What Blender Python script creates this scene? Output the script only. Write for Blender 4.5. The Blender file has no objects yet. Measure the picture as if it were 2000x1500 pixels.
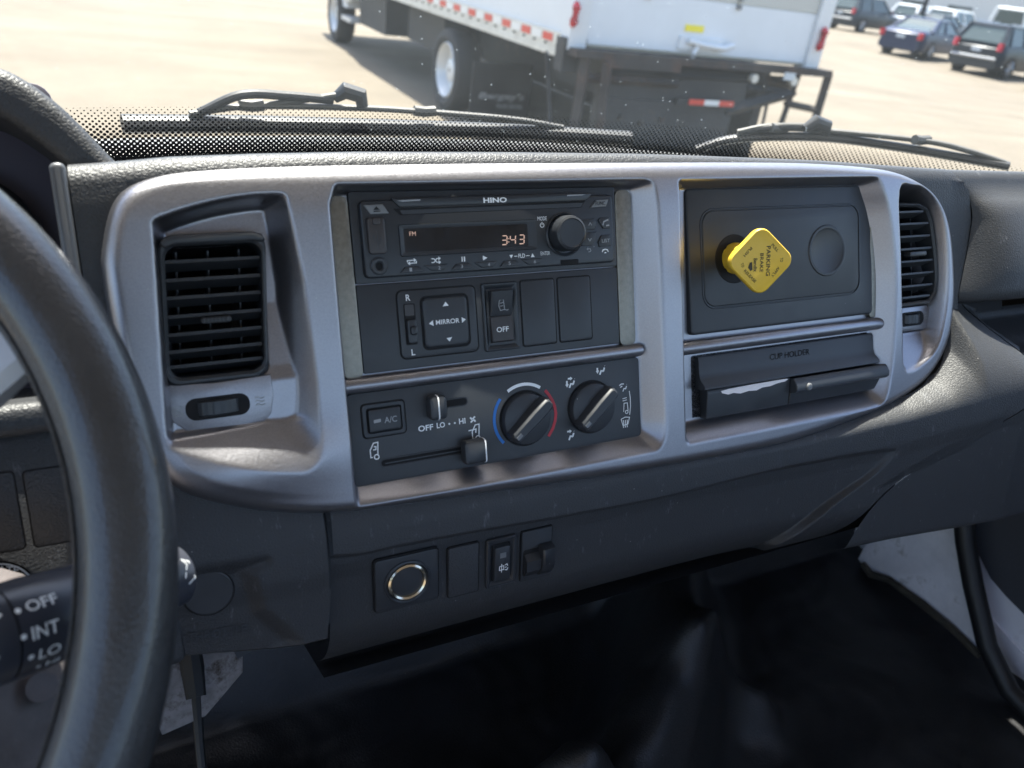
import bpy, bmesh, math
import numpy as np
from mathutils import Vector, Matrix

# ------------------------------------------------------------------ camera, frames
S = bpy.context.scene
COL = S.collection
rad = math.radians
FPX = 1500.0                                     # focal length in pixels of a 2000 px wide frame
CYAW, CPITCH, CROLL, TILT = rad(28.36), rad(28.75), rad(6.75), rad(21.8)
CAMC = Vector((-.1138, -.4396, .1285))           # camera in cab coordinates (x right, y forward, z up, origin at radio corner)
CAMH = 1.55                                      # camera height above the parking lot
def cam_axes():
    F = Vector((math.sin(CYAW) * math.cos(CPITCH), math.cos(CYAW) * math.cos(CPITCH), -math.sin(CPITCH)))
    Rt = Vector((math.cos(CYAW), -math.sin(CYAW), 0)); U = Rt.cross(F)
    return Rt * math.cos(CROLL) + U * math.sin(CROLL), -Rt * math.sin(CROLL) + U * math.cos(CROLL), F
RT, UP, FW = cam_axes()
AX = Vector((math.sin(rad(42)), math.cos(rad(42)), 0))
LEAN = Matrix.Rotation(rad(-1.06), 4, AX)        # the cab leans about one degree on its springs
CAB = Matrix.Translation((0, 0, CAMH)) @ LEAN @ Matrix.Translation(-CAMC)     # cab coordinates -> world
n_out = Vector((0, -math.cos(TILT), math.sin(TILT))); v_up = Vector((0, math.sin(TILT), math.cos(TILT)))
DASH = CAB @ Matrix(((1, v_up.x, n_out.x, 0), (0, v_up.y, n_out.y, 0), (0, v_up.z, n_out.z, 0), (0, 0, 0, 1)))

cam = bpy.data.cameras.new('camera'); camo = bpy.data.objects.new('camera', cam); COL.objects.link(camo)
cam.sensor_width = 36; cam.lens = FPX / 2000 * 36
cam.clip_start = .02; cam.clip_end = 3000
camo.matrix_world = CAB @ Matrix(((RT.x, UP.x, -FW.x, CAMC.x), (RT.y, UP.y, -FW.y, CAMC.y), (RT.z, UP.z, -FW.z, CAMC.z), (0, 0, 0, 1)))
cam.dof.use_dof = True; cam.dof.focus_distance = .56; cam.dof.aperture_fstop = 8.0
S.camera = camo

SUN_EL, SUN_AZ = rad(66.9), rad(7)
w = bpy.data.worlds.new('World'); S.world = w; w.use_nodes = True
nt = w.node_tree; bg = nt.nodes['Background']
sky = nt.nodes.new('ShaderNodeTexSky'); sky.sky_type = 'NISHITA'; sky.sun_disc = False
sky.sun_elevation = SUN_EL; sky.sun_rotation = SUN_AZ; sky.dust_density = 2.0
nt.links.new(sky.outputs[0], bg.inputs[0]); bg.inputs[1].default_value = .11
sl = bpy.data.lights.new('sun', 'SUN'); slo = bpy.data.objects.new('sun', sl); COL.objects.link(slo)
sl.energy = 4.2; sl.angle = rad(.53); sl.color = (1, .95, .86)
sd = Vector((math.sin(SUN_AZ) * math.cos(SUN_EL), math.cos(SUN_AZ) * math.cos(SUN_EL), math.sin(SUN_EL)))
slo.rotation_euler = sd.to_track_quat('Z', 'Y').to_euler(); slo.location = (0, 0, 30)
S.view_settings.view_transform = 'Standard'; S.view_settings.look = 'None'
S.view_settings.exposure = 2.1; S.view_settings.gamma = 1
S.render.engine = 'CYCLES'
S.cycles.use_denoising = True; S.cycles.max_bounces = 8; S.cycles.diffuse_bounces = 5; S.cycles.glossy_bounces = 4
S.cycles.transparent_max_bounces = 12; S.cycles.caustics_reflective = False; S.cycles.caustics_refractive = False
S.cycles.sample_clamp_indirect = 4

# ------------------------------------------------------------------ materials
class NT:
    def __init__(s, m):
        m.use_nodes = True; s.t = m.node_tree; s.n = s.t.nodes; s.l = s.t.links
        s.p = s.n['Principled BSDF']; s.out = s.n['Material Output']
    def node(s, k, **kw):
        o = s.n.new(k)
        for a, b in kw.items():
            if a[0] == '_': o.inputs[int(a[1:])].default_value = b
            else: setattr(o, a, b)
        return o
    def ln(s, a, b): s.l.new(a, b)
    def math(s, op, a, b=None, c=None, clamp=False):
        o = s.n.new('ShaderNodeMath'); o.operation = op; o.use_clamp = clamp
        for i, x in enumerate((a, b, c)):
            if x is None: continue
            if isinstance(x, (int, float)): o.inputs[i].default_value = x
            else: s.l.new(x, o.inputs[i])
        return o.outputs[0]
    def ramp(s, x, lo, hi):
        o = s.n.new('ShaderNodeMapRange'); o.clamp = True
        s.l.new(x, o.inputs[0]); o.inputs[1].default_value = lo; o.inputs[2].default_value = hi
        return o.outputs[0]
    def mix(s, f, a, b):
        o = s.n.new('ShaderNodeMix'); o.data_type = 'RGBA'
        if isinstance(f, (int, float)): o.inputs[0].default_value = f
        else: s.l.new(f, o.inputs[0])
        for i, x in ((6, a), (7, b)):
            if isinstance(x, tuple): o.inputs[i].default_value = x if len(x) == 4 else (*x, 1)
            else: s.l.new(x, o.inputs[i])
        return o.outputs[2]
    def coord(s, k='Object'): return s.node('ShaderNodeTexCoord').outputs[k]
    def noise(s, vec, scale, detail=3, rough=.55):
        o = s.node('ShaderNodeTexNoise'); o.inputs['Scale'].default_value = scale; o.inputs['Detail'].default_value = detail
        o.inputs['Roughness'].default_value = rough; s.ln(vec, o.inputs['Vector']); return o.outputs[0]
    def vor(s, vec, scale, feat='F1', out='Distance'):
        o = s.node('ShaderNodeTexVoronoi'); o.feature = feat; o.inputs['Scale'].default_value = scale
        s.ln(vec, o.inputs['Vector']); return o.outputs[out]
    def bump(s, h, strength, dist):
        o = s.node('ShaderNodeBump'); o.inputs['Strength'].default_value = strength; o.inputs['Distance'].default_value = dist
        s.ln(h, o.inputs['Height']); s.ln(o.outputs[0], s.p.inputs['Normal'])

def M(name, col, rough=.5, metal=0., grain=None, fine=None, var=0., var_scale=30, specks=0., scr=0., coat=0., emit=None, spec=.5, wear=None):
    """grain=(scale, strength, dist): leather-like cells; fine=(scale, strength, dist): noise bump; var: tonal variation; specks: dust; scr: fine scratches"""
    m = bpy.data.materials.new(name); t = NT(m); p = t.p
    p.inputs['Base Color'].default_value = (*col, 1); p.inputs['Roughness'].default_value = rough
    p.inputs['Metallic'].default_value = metal; p.inputs['Specular IOR Level'].default_value = spec
    if coat: p.inputs['Coat Weight'].default_value = coat; p.inputs['Coat Roughness'].default_value = .08
    c = t.coord(); base = None
    if var:
        n = t.noise(c, var_scale, 5, .65)
        base = t.mix(t.ramp(n, .3, .7), tuple(x * (1 - var) for x in col), tuple(min(1, x * (1 + var)) for x in col))
        rr = t.math('MULTIPLY_ADD', n, .3, rough - .15); t.ln(rr, p.inputs['Roughness'])
    if wear:
        sc, lo, hi, wc = wear
        n = t.noise(c, sc, 6, .7)
        base = t.mix(t.ramp(n, lo, hi), base if base is not None else col, wc)
    if specks:
        v = t.node('ShaderNodeTexVoronoi'); v.inputs['Scale'].default_value = 170; t.ln(c, v.inputs['Vector'])
        dot = t.math('LESS_THAN', v.outputs['Distance'], .06)
        pick = t.math('GREATER_THAN', v.outputs['Color'], 1 - specks)
        base = t.mix(t.math('MULTIPLY', t.math('MULTIPLY', dot, pick), .55), base if base is not None else col, (.55, .54, .5))
    if scr:
        mp = t.node('ShaderNodeMapping'); mp.inputs['Scale'].default_value = (3, 1, 1); mp.inputs['Rotation'].default_value = (.4, .7, .5); t.ln(c, mp.inputs[0])
        n = t.noise(mp.outputs[0], 55, 8, .75)
        base = t.mix(t.math('MULTIPLY', t.ramp(n, .60, .72), scr), base if base is not None else col, (.3, .31, .33))
    if base is not None: t.ln(base, p.inputs['Base Color'])
    h = None
    if grain:
        sc, st, di = grain
        ds = t.node('ShaderNodeVectorMath'); ds.operation = 'MULTIPLY_ADD'
        nn = t.node('ShaderNodeTexNoise'); nn.inputs['Scale'].default_value = sc * .8; t.ln(c, nn.inputs['Vector'])
        t.ln(nn.outputs['Color'], ds.inputs[0]); ds.inputs[1].default_value = (.9 / sc,) * 3; t.ln(c, ds.inputs[2])
        h = t.vor(ds.outputs[0], sc, 'DISTANCE_TO_EDGE')
        h = t.ramp(h, 0, .28)
        t.bump(h, st, di)
    elif fine:
        sc, st, di = fine; t.bump(t.noise(c, sc, 3), st, di)
    if emit: p.inputs['Emission Color'].default_value = (*emit[0], 1); p.inputs['Emission Strength'].default_value = emit[1]
    return m

m_silver = M('silver_paint', (.318, .315, .338), .36, .92, fine=(2600, .16, .0004), var=.10, var_scale=900, specks=.22)
m_flange = M('bare_flange', (.27, .255, .22), .45, .85, fine=(700, .3, .0004), var=.18, var_scale=260, specks=.15)
m_grain = M('black_grain_plastic', (.036, .038, .042), .48, grain=(430, .34, .0005), specks=.16)
m_grainf = M('black_fine_grain_plastic', (.034, .0355, .0385), .52, grain=(480, .32, .0004), specks=.22, scr=.35)
m_satin = M('black_satin_plastic', (.032, .035, .040), .42, fine=(1500, .12, .0003), var=.12, var_scale=40, specks=.10)
m_satin2 = M('charcoal_plastic', (.042, .046, .051), .45, fine=(900, .15, .0003), var=.12, var_scale=35, specks=.10)
m_gloss = M('black_gloss_plastic', (.026, .029, .034), .36, specks=.10)
m_trim = M('grey_trim_plastic', (.10, .105, .115), .38, fine=(900, .12, .0003), specks=.2)
m_socket = M('socket_dark', (.007, .005, .004), .9, spec=.05)
m_bead = M('dirty_sealant', (.05, .042, .03), .8, fine=(90, .8, .003), var=.5, var_scale=60)
m_gap = M('dark_gap', (.004, .004, .005), .8)
m_rubber = M('rubber', (.012, .013, .014), .6, fine=(400, .3, .0005))
m_print = M('white_print', (.88, .89, .89), .5)
m_printg = M('grey_print', (.34, .35, .36), .5)
m_printd = M('dark_print', (.05, .04, .02), .6)
m_blue = M('blue_print', (.03, .20, .62), .5)
m_red = M('red_print', (.52, .035, .05), .5)
m_btn = M('grey_button', (.17, .175, .18), .4)
m_disp = M('display_screen', (.010, .008, .008), .22, var=.3, var_scale=40)
m_amber = M('amber_segments', (.5, .35, .28), .5, emit=((1, .62, .46), .10))
m_usb = M('rubber_cover', (.045, .040, .040), .42, fine=(900, .3, .0003))
m_chrome = M('chrome', (.72, .64, .50), .2, 1.0)
m_yellow = M('yellow_plastic', (.76, .49, .045), .42, fine=(500, .06, .0004), specks=.05)
m_wheel = M('steering_leather', (.030, .031, .033), .36, grain=(420, .34, .0004), coat=.5, var=.14, var_scale=25, specks=.12)
m_wheelg = M('steering_grain', (.036, .036, .036), .45, grain=(260, .8, .001))
m_spoke = M('spoke_silver', (.42, .43, .45), .4, .3, fine=(900, .1, .0003))
m_stalk = M('stalk_plastic', (.040, .043, .055), .28, fine=(900, .1, .0002), specks=.08)
m_shroud = M('column_shroud', (.12, .105, .105), .62, fine=(160, .5, .0015), var=.3, var_scale=25, specks=.3)
m_cluster = M('cluster_face', (.085, .078, .105), .55, fine=(900, .2, .0003))
m_vinyl = M('floor_vinyl', (.018, .0186, .020), .40, grain=(300, .3, .0006), var=.3, var_scale=7, specks=.2)
m_whitep = M('cab_white_paint', (.84, .80, .82), .45, var=.16, var_scale=14, wear=(26, .56, .74, (.36, .31, .27)))
m_doorp = M('door_white_paint', (.84, .81, .85), .3, var=.06, var_scale=10)
m_cabgrey = M('cab_lining', (.58, .58, .60), .8)
m_cabdark = M('cab_dark_trim', (.05, .052, .06), .6, grain=(300, .3, .0006))
m_seal = M('door_seal_rubber', (.012, .012, .013), .5, fine=(200, .3, .001))
m_bracket = M('worn_metal', (.26, .25, .255), .5, .4, var=.45, var_scale=45, wear=(50, .48, .62, (.07, .055, .045)))
m_torn = M('torn_foam', (.92, .86, .85), .8, fine=(500, .6, .001))
m_wiper = M('wiper_black', (.016, .017, .019), .5, fine=(300, .2, .0006))
m_wiperm = M('wiper_dusty_metal', (.085, .082, .075), .5, .2, var=.25, var_scale=60)
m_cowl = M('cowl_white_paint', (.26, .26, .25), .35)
# outside
m_ground = M('lot_concrete', (.40, .365, .30), .9)
m_box = M('truck_box_white', (.68, .69, .69), .45, var=.05, var_scale=1.5)
m_door = M('truck_door_white', (.70, .72, .74), .4, var=.05, var_scale=2)
m_door_beige = M('truck_door_beige', (.52, .51, .46), .6)
m_rust = M('rusty_steel', (.036, .031, .029), .8, var=.35, var_scale=5, wear=(4, .50, .74, (.10, .052, .034)))
m_frame = M('frame_steel', (.022, .023, .025), .7, var=.4, var_scale=4, wear=(5, .6, .75, (.10, .06, .04)))
m_tyre = M('tyre_rubber', (.022, .022, .023), .85)
m_rim = M('rim_painted', (.62, .63, .63), .4, .2)
m_alloy = M('alloy_wheel', (.5, .5, .5), .35, .6)
m_lens = M('red_lens', (.50, .015, .03), .25)
m_tapered = M('tape_red', (.62, .05, .03), .4)
m_tapewhite = M('tape_white', (.75, .74, .70), .4)
m_label = M('yellow_label', (.85, .70, .02), .5)
m_alu = M('aluminium_rail', (.62, .60, .54), .5, .3, var=.15, var_scale=8)
m_navy = M('navy_car_paint', (.012, .022, .062), .35, .1, coat=.12, spec=.3)
m_slate = M('slate_car_paint', (.045, .052, .062), .35, .2, coat=.12, spec=.3)
m_darkc = M('charcoal_car_paint', (.022, .027, .036), .35, .2, coat=.12, spec=.3)
m_whitec = M('white_car_paint', (.75, .76, .76), .35, coat=.5)
m_cglass = M('car_window_glass', (.05, .07, .072), .10, spec=.6)
m_plate = M('number_plate', (.55, .58, .6), .5)
m_cladding = M('car_cladding', (.018, .02, .022), .6)
m_bld = M('building_white', (.62, .62, .6), .8)
m_roof = M('building_trim', (.22, .22, .22), .7)

def ground_mat():
    t = NT(m_ground); c = t.coord()
    a = t.noise(c, .55, 6, .65); b = t.noise(c, 5, 4, .6); 
    mp = t.node('ShaderNodeMapping'); mp.inputs['Scale'].default_value = (.06, .9, 1); mp.inputs['Rotation'].default_value = (0, 0, .35); t.ln(c, mp.inputs[0])
    s_ = t.noise(mp.outputs[0], 1.2, 4, .6)
    k = t.mix(t.ramp(a, .3, .7), (.112, .092, .065), (.158, .132, .096))
    k = t.mix(t.math('MULTIPLY', t.ramp(s_, .45, .7), .55), k, (.090, .070, .047))
    k = t.mix(t.math('MULTIPLY', t.ramp(b, .5, .8), .35), k, (.085, .072, .056))
    t.ln(k, t.p.inputs['Base Color'])
    t.bump(t.noise(c, 60, 3), .3, .01)
ground_mat()

def glass_mat():
    m = bpy.data.materials.new('windshield_glass'); t = NT(m); t.n.remove(t.p)
    uv = t.node('ShaderNodeUVMap'); sp = t.node('ShaderNodeSeparateXYZ'); t.ln(uv.outputs[0], sp.inputs[0])
    x, y = sp.outputs[0], sp.outputs[1]              # metres along the glass, metres below the top of the dot band
    P = .0052
    def lat(o):
        a = t.math('SUBTRACT', t.math('FRACT', t.math('ADD', t.math('DIVIDE', x, P), o)), .5)
        b = t.math('SUBTRACT', t.math('FRACT', t.math('ADD', t.math('DIVIDE', y, P), o)), .5)
        return t.math('SQRT', t.math('ADD', t.math('MULTIPLY', a, a), t.math('MULTIPLY', b, b)))
    d = t.math('MINIMUM', lat(0.), lat(.5))
    rr = t.math('MULTIPLY_ADD', y, 7.4, .11)
    rr = t.math('MULTIPLY', rr, t.math('GREATER_THAN', y, 0.))
    rr = t.math('MAXIMUM', rr, t.math('MULTIPLY', t.math('GREATER_THAN', y, .062), 2.))
    frit = t.math('LESS_THAN', d, rr)
    c = t.coord()
    v = t.node('ShaderNodeTexVoronoi'); v.inputs['Scale'].default_value = 120; t.ln(c, v.inputs['Vector'])
    spot = t.math('MULTIPLY', t.math('LESS_THAN', v.outputs['Distance'], .12), t.math('GREATER_THAN', v.outputs['Color'], .62))
    film = t.math('MULTIPLY_ADD', t.ramp(t.noise(c, 9, 6, .7), .3, .75), .016, .009)
    dust = t.math('MAXIMUM', film, t.math('MULTIPLY', spot, .13))
    tr = t.node('ShaderNodeBsdfTransparent', _0=(.93, .96, .95, 1))
    gl = t.node('ShaderNodeBsdfGlossy', _0=(1, 1, 1, 1)); gl.inputs['Roughness'].default_value = .03
    lw = t.node('ShaderNodeLayerWeight'); lw.inputs[0].default_value = .5; fz = t.math('MULTIPLY_ADD', t.math('POWER', lw.outputs['Facing'], 4.), .6, .04)
    m1 = t.node('ShaderNodeMixShader'); t.ln(fz, m1.inputs[0]); t.ln(tr.outputs[0], m1.inputs[1]); t.ln(gl.outputs[0], m1.inputs[2])
    tl = t.node('ShaderNodeBsdfTranslucent', _0=(.70, .82, .88, 1)); df = t.node('ShaderNodeBsdfDiffuse', _0=(.6, .6, .58, 1))
    ad = t.node('ShaderNodeMixShader', _0=.35); t.ln(tl.outputs[0], ad.inputs[1]); t.ln(df.outputs[0], ad.inputs[2])
    m2 = t.node('ShaderNodeMixShader'); t.ln(dust, m2.inputs[0]); t.ln(m1.outputs[0], m2.inputs[1]); t.ln(ad.outputs[0], m2.inputs[2])
    bk = t.node('ShaderNodeBsdfDiffuse', _0=(.028, .029, .031, 1))
    m3 = t.node('ShaderNodeMixShader'); t.ln(frit, m3.inputs[0]); t.ln(m2.outputs[0], m3.inputs[1]); t.ln(bk.outputs[0], m3.inputs[2])
    t.ln(m3.outputs[0], t.out.inputs[0])
    return m
m_glass = glass_mat()

# ------------------------------------------------------------------ object helpers
def props(o, label=None, cat=None, group=None, kind=None):
    for k, v in (('label', label), ('category', cat), ('group', group), ('kind', kind)):
        if v: o[k] = v
    return o
def link_mesh(name, verts, faces, mat, parent=None, mw=None, smooth=35, recalc=True):
    me = bpy.data.meshes.new(name)
    me.from_pydata([tuple(v) for v in verts], [], [tuple(f) for f in faces])
    if recalc:
        bm = bmesh.new(); bm.from_mesh(me); bmesh.ops.recalc_face_normals(bm, faces=bm.faces); bm.to_mesh(me); bm.free()
    if smooth:
        me.polygons.foreach_set('use_smooth', [True] * len(me.polygons)); me.set_sharp_from_angle(angle=rad(smooth))
    me.materials.append(mat); me.update()
    o = bpy.data.objects.new(name, me); COL.objects.link(o)
    if parent: o.parent = parent
    if mw is not None: o.matrix_world = mw
    return o
def np_mesh(name, V, Q, mat, parent=None, mw=None, uv=None):
    """large quad meshes from arrays"""
    me = bpy.data.meshes.new(name); nv, nf = len(V), len(Q)
    me.vertices.add(nv); me.vertices.foreach_set('co', V.astype(np.float32).ravel())
    me.loops.add(nf * 4); me.loops.foreach_set('vertex_index', Q.astype(np.int32).ravel())
    me.polygons.add(nf); me.polygons.foreach_set('loop_start', np.arange(0, nf * 4, 4, dtype=np.int32))
    me.polygons.foreach_set('use_smooth', np.ones(nf, bool))
    if uv is not None:
        l = me.uv_layers.new(name='UVMap'); l.data.foreach_set('uv', uv[Q.ravel()].astype(np.float32).ravel())
    me.update(calc_edges=True); me.validate(); me.materials.append(mat)
    o = bpy.data.objects.new(name, me); COL.objects.link(o)
    if parent: o.parent = parent
    if mw is not None: o.matrix_world = mw
    return o
def grid_quads(nr, nc):
    i = np.arange(nr * nc).reshape(nr, nc)
    return np.stack([i[:-1, :-1], i[1:, :-1], i[1:, 1:], i[:-1, 1:]], -1).reshape(-1, 4)
def empty(name, mw, label, cat, group=None):
    o = bpy.data.objects.new(name, None); COL.objects.link(o); o.matrix_world = mw; o.empty_display_size = .02
    return props(o, label, cat, group)
def smoothstep(a, b, x): t = np.clip((x - a) / (b - a), 0, 1); return t * t * (3 - 2 * t)
def interp(x, pts): return np.interp(x, [p[0] for p in pts], [p[1] for p in pts])
def sinterp(x, pts):
    q = smooth_open(pts, 10); return np.interp(x, q[:, 0], q[:, 1])

def rr(u0, v0, u1, v1, r=2., n=4, shear=0.):
    """rounded rectangle, v down; shear moves u by shear*(v-v0)"""
    out = []
    for cx, cy, a0 in ((u1 - r, v0 + r, -90), (u1 - r, v1 - r, 0), (u0 + r, v1 - r, 90), (u0 + r, v0 + r, 180)):
        for i in range(n + 1):
            a = rad(a0 + 90 * i / n); out.append((cx + r * math.cos(a), cy + r * math.sin(a)))
    return [(u + shear * (v - v0), v) for u, v in out]
def circ(u, v, r, n=24, a0=0, a1=360, close=True):
    k = n if close else n + 1
    return [(u + r * math.cos(rad(a0 + (a1 - a0) * i / n)), v + r * math.sin(rad(a0 + (a1 - a0) * i / n))) for i in range(k)]
def smooth_closed(pts, n=8):
    P = np.array(pts, float); m = len(P); out = []
    for i in range(m):
        a, b, c, d = P[i - 1], P[i], P[(i + 1) % m], P[(i + 2) % m]
        for k in range(n):
            t = k / n; out.append(.5 * (2 * b + (c - a) * t + (2 * a - 5 * b + 4 * c - d) * t * t + (3 * b - a - 3 * c + d) * t ** 3))
    return np.array(out)
def smooth_open(pts, n=8):
    P = np.array(pts, float); P = np.vstack([2 * P[0] - P[1], P, 2 * P[-1] - P[-2]]); out = []
    for i in range(1, len(P) - 2):
        a, b, c, d = P[i - 1], P[i], P[i + 1], P[i + 2]
        for k in range(n):
            t = k / n; out.append(.5 * (2 * b + (c - a) * t + (2 * a - 5 * b + 4 * c - d) * t * t + (3 * b - a - 3 * c + d) * t ** 3))
    out.append(P[-2]); return np.array(out)
def sdf(poly, X, Y):
    """signed distance to a closed polygon, negative inside"""
    P = np.asarray(poly, float); d = np.full(X.shape, 1e9); s = np.zeros(X.shape, bool)
    for i in range(len(P)):
        a, b = P[i - 1], P[i]; ex, ey = b - a; L = ex * ex + ey * ey + 1e-12
        t = np.clip(((X - a[0]) * ex + (Y - a[1]) * ey) / L, 0, 1)
        d = np.minimum(d, (X - a[0] - t * ex) ** 2 + (Y - a[1] - t * ey) ** 2)
        cr = (a[1] > Y) != (b[1] > Y)
        with np.errstate(divide='ignore', invalid='ignore'): s ^= cr & (X < (b[0] - a[0]) * (Y - a[1]) / (b[1] - a[1] + 1e-30) + a[0])
    d = np.sqrt(d); return np.where(s, -d, d)
def offset_poly(poly, d):
    P = np.array(poly, float); n = len(P); out = []
    area = sum(P[i - 1][0] * P[i][1] - P[i][0] * P[i - 1][1] for i in range(n)); sg = 1 if area > 0 else -1
    for i in range(n):
        e1 = P[i] - P[i - 1]; e2 = P[(i + 1) % n] - P[i]
        n1 = np.array((-e1[1], e1[0])) / (np.hypot(*e1) + 1e-9); n2 = np.array((-e2[1], e2[0])) / (np.hypot(*e2) + 1e-9)
        m = n1 + n2; m /= (np.hypot(*m) + 1e-9); k = 1 / max(.5, float(m @ n1)); out.append(P[i] + sg * m * d * k)
    return [tuple(p) for p in out]

class MB:
    """collects geometry in (u, v down, w out) millimetres of a panel; build() links it as one mesh"""
    def __init__(s): s.v = []; s.f = []
    def add(s, v, f): k = len(s.v); s.v += list(v); s.f += [tuple(i + k for i in q) for q in f]; return s
    def prism(s, poly, w0, w1, bev=0., seg=2, back=True):
        n = len(poly); rings = [[(u, v, w0) for u, v in poly]]
        if bev > 0:
            for i in range(seg + 1):
                a = math.pi / 2 * i / seg
                q = offset_poly(poly, bev * (1 - math.cos(a))) if i else poly
                rings.append([(u, v, w1 - bev + bev * math.sin(a)) for u, v in q])
        else: rings.append([(u, v, w1) for u, v in poly])
        V = [p for r in rings for p in r]; F = []
        for k in range(len(rings) - 1):
            for i in range(n): j = (i + 1) % n; F.append((k * n + i, k * n + j, (k + 1) * n + j, (k + 1) * n + i))
        F.append(tuple(range((len(rings) - 1) * n, len(rings) * n)))
        if back: F.append(tuple(reversed(range(n))))
        return s.add(V, F)
    def rings(s, rings, cap=False):
        n = len(rings[0]); V = [p for r in rings for p in r]; F = []
        for k in range(len(rings) - 1):
            for i in range(n): j = (i + 1) % n; F.append((k * n + i, k * n + j, (k + 1) * n + j, (k + 1) * n + i))
        if cap: F.append(tuple(range((len(rings) - 1) * n, len(rings) * n)))
        return s.add(V, F)
    def frame(s, outer, inner, w0, w1, wi=None, bev=.5):
        """ring between two outlines with equal point counts; wi: depth of its inner wall"""
        wi = w0 if wi is None else wi
        o2 = offset_poly(outer, bev)
        return s.rings([[(u, v, w0) for u, v in outer], [(u, v, w1 - bev) for u, v in outer], [(u, v, w1) for u, v in o2], [(u, v, w1) for u, v in offset_poly(inner, -bev)], [(u, v, w1 - bev) for u, v in inner], [(u, v, wi) for u, v in inner]])
    def lathe(s, u, v, prof, n=32, tilt=None):
        R = [[(u + r * math.cos(2 * math.pi * i / n), v + r * math.sin(2 * math.pi * i / n), w) for i in range(n)] for r, w in prof]
        return s.rings(R, cap=prof[-1][0] < 1)
    def stroke(s, pts, wd, w, th=.25, closed=False):
        P = [np.array(p, float) for p in pts]; n = len(P); L = []; Rr = []
        for i in range(n):
            a = P[i - 1] if (i > 0 or closed) else P[i]; b = P[(i + 1) % n] if (i < n - 1 or closed) else P[i]
            e1 = P[i] - a; e2 = b - P[i]; t1 = e1 / (np.hypot(*e1) + 1e-9); t2 = e2 / (np.hypot(*e2) + 1e-9)
            t = t1 + t2; t /= (np.hypot(*t) + 1e-9); nn = np.array((-t[1], t[0]))
            ref = t1 if np.hypot(*e1) > 1e-6 else t2
            k = wd / 2 / max(.45, abs(float(nn @ np.array((-ref[1], ref[0])))))
            L.append(P[i] + nn * k); Rr.append(P[i] - nn * k)
        V = [(*p, w) for p in L] + [(*p, w) for p in Rr] + [(*p, w + th) for p in L] + [(*p, w + th) for p in Rr]; F = []
        for i in range(n if closed else n - 1):
            j = (i + 1) % n
            F += [(2 * n + i, 2 * n + j, 3 * n + j, 3 * n + i), (i, j, 2 * n + j, 2 * n + i), (n + i, n + j, 3 * n + j, 3 * n + i)]
        return s.add(V, F)
    def tube(s, path, r, n=10, flat=1.0):
        P = [Vector(p) for p in path]; R = []
        for i, p in enumerate(P):
            t = (P[min(i + 1, len(P) - 1)] - P[max(i - 1, 0)]).normalized(); a = t.cross(Vector((0, 0, 1)))
            a = a.normalized() if a.length > 1e-4 else Vector((1, 0, 0)); b = t.cross(a)
            ri = r[i] if isinstance(r, (list, tuple)) else r
            R.append([tuple(p + a * (ri * math.cos(2 * math.pi * k / n)) + b * (ri * flat * math.sin(2 * math.pi * k / n))) for k in range(n)])
        s.rings(R, cap=True); s.add(R[0], [tuple(reversed(range(n)))]); return s
    def box(s, a, b):
        x0, y0, z0 = a; x1, y1, z1 = b
        return s.add([(x0, y0, z0), (x1, y0, z0), (x1, y1, z0), (x0, y1, z0), (x0, y0, z1), (x1, y0, z1), (x1, y1, z1), (x0, y1, z1)],
                     [(3, 2, 1, 0), (4, 5, 6, 7), (0, 1, 5, 4), (1, 2, 6, 5), (2, 3, 7, 6), (3, 0, 4, 7)])

class Panel:
    """a thing mounted on the dashboard face: geometry in mm of the face (u right, v down, w out)"""
    def __init__(s, name, label, cat, u0, v0, w0=0., rx=0., ry=0., group=None, scale=0.):
        s.o = (u0, v0, w0); s.k = (456 - scale) / 456 if scale else 1.
        if s.k != 1: u0, v0 = s.fix(u0, v0); s.o = (u0, v0, w0)
        mw = DASH @ Matrix.Translation((u0 / 1000, -v0 / 1000, w0 / 1000)) @ Matrix.Rotation(rad(rx), 4, 'X') @ Matrix.Rotation(rad(ry), 4, 'Y')
        s.root = empty(name, mw, label, cat, group)
    def fix(s, u, v): return (u + 114) * s.k - 114, (v - 44) * s.k + 44
    def loc(s, p):
        u, v = s.fix(p[0], p[1]); return ((u - s.o[0]) / 1000, (s.o[1] - v) / 1000, (p[2] - s.o[2]) / 1000)
    def part(s, name, mb, mat, parent=None, smooth=35, label=None):
        o = link_mesh(name, [s.loc(p) for p in mb.v], mb.f, mat, parent or s.root, smooth=smooth)
        if label: o['label'] = label
        return o
    def prism(s, name, poly, w0, w1, mat, bev=0., parent=None, seg=2, label=None): return s.part(name, MB().prism(poly, w0, w1, bev, seg), mat, parent, label=label)
    def text(s, name, txt, box, w, mat, parent=None, bold=0., rot=0., shear=0.):
        u0, v0, u1, v1 = box                      # the lettering is fitted to this box (v0 top)
        me = text_mesh(txt, bold, shear); P = [tuple(p.co) for p in me.vertices]
        xs = [p[0] for p in P]; ys = [p[1] for p in P]; x0, x1, y0, y1 = min(xs), max(xs), min(ys), max(ys)
        cu, cv = (u0 + u1) / 2, (v0 + v1) / 2; W, H = u1 - u0, v1 - v0; ca, sa = math.cos(rad(rot)), math.sin(rad(rot)); V = []
        for x, y, z in P:
            a = ((x - x0) / (x1 - x0) - .5) * W; b = -((y - y0) / (y1 - y0 + 1e-9) - .5) * H
            V.append(s.loc((cu + a * ca - b * sa, cv + a * sa + b * ca, w)))
        F = [tuple(f.vertices) for f in me.polygons]; bpy.data.meshes.remove(me)
        return link_mesh(name, V, F, mat, parent or s.root, smooth=0, recalc=False)
    def strokes(s, name, lines, wd, w, mat, parent=None):
        mb = MB()
        for l in lines: mb.stroke(l, wd, w)
        return s.part(name, mb, mat, parent, smooth=0)

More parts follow.
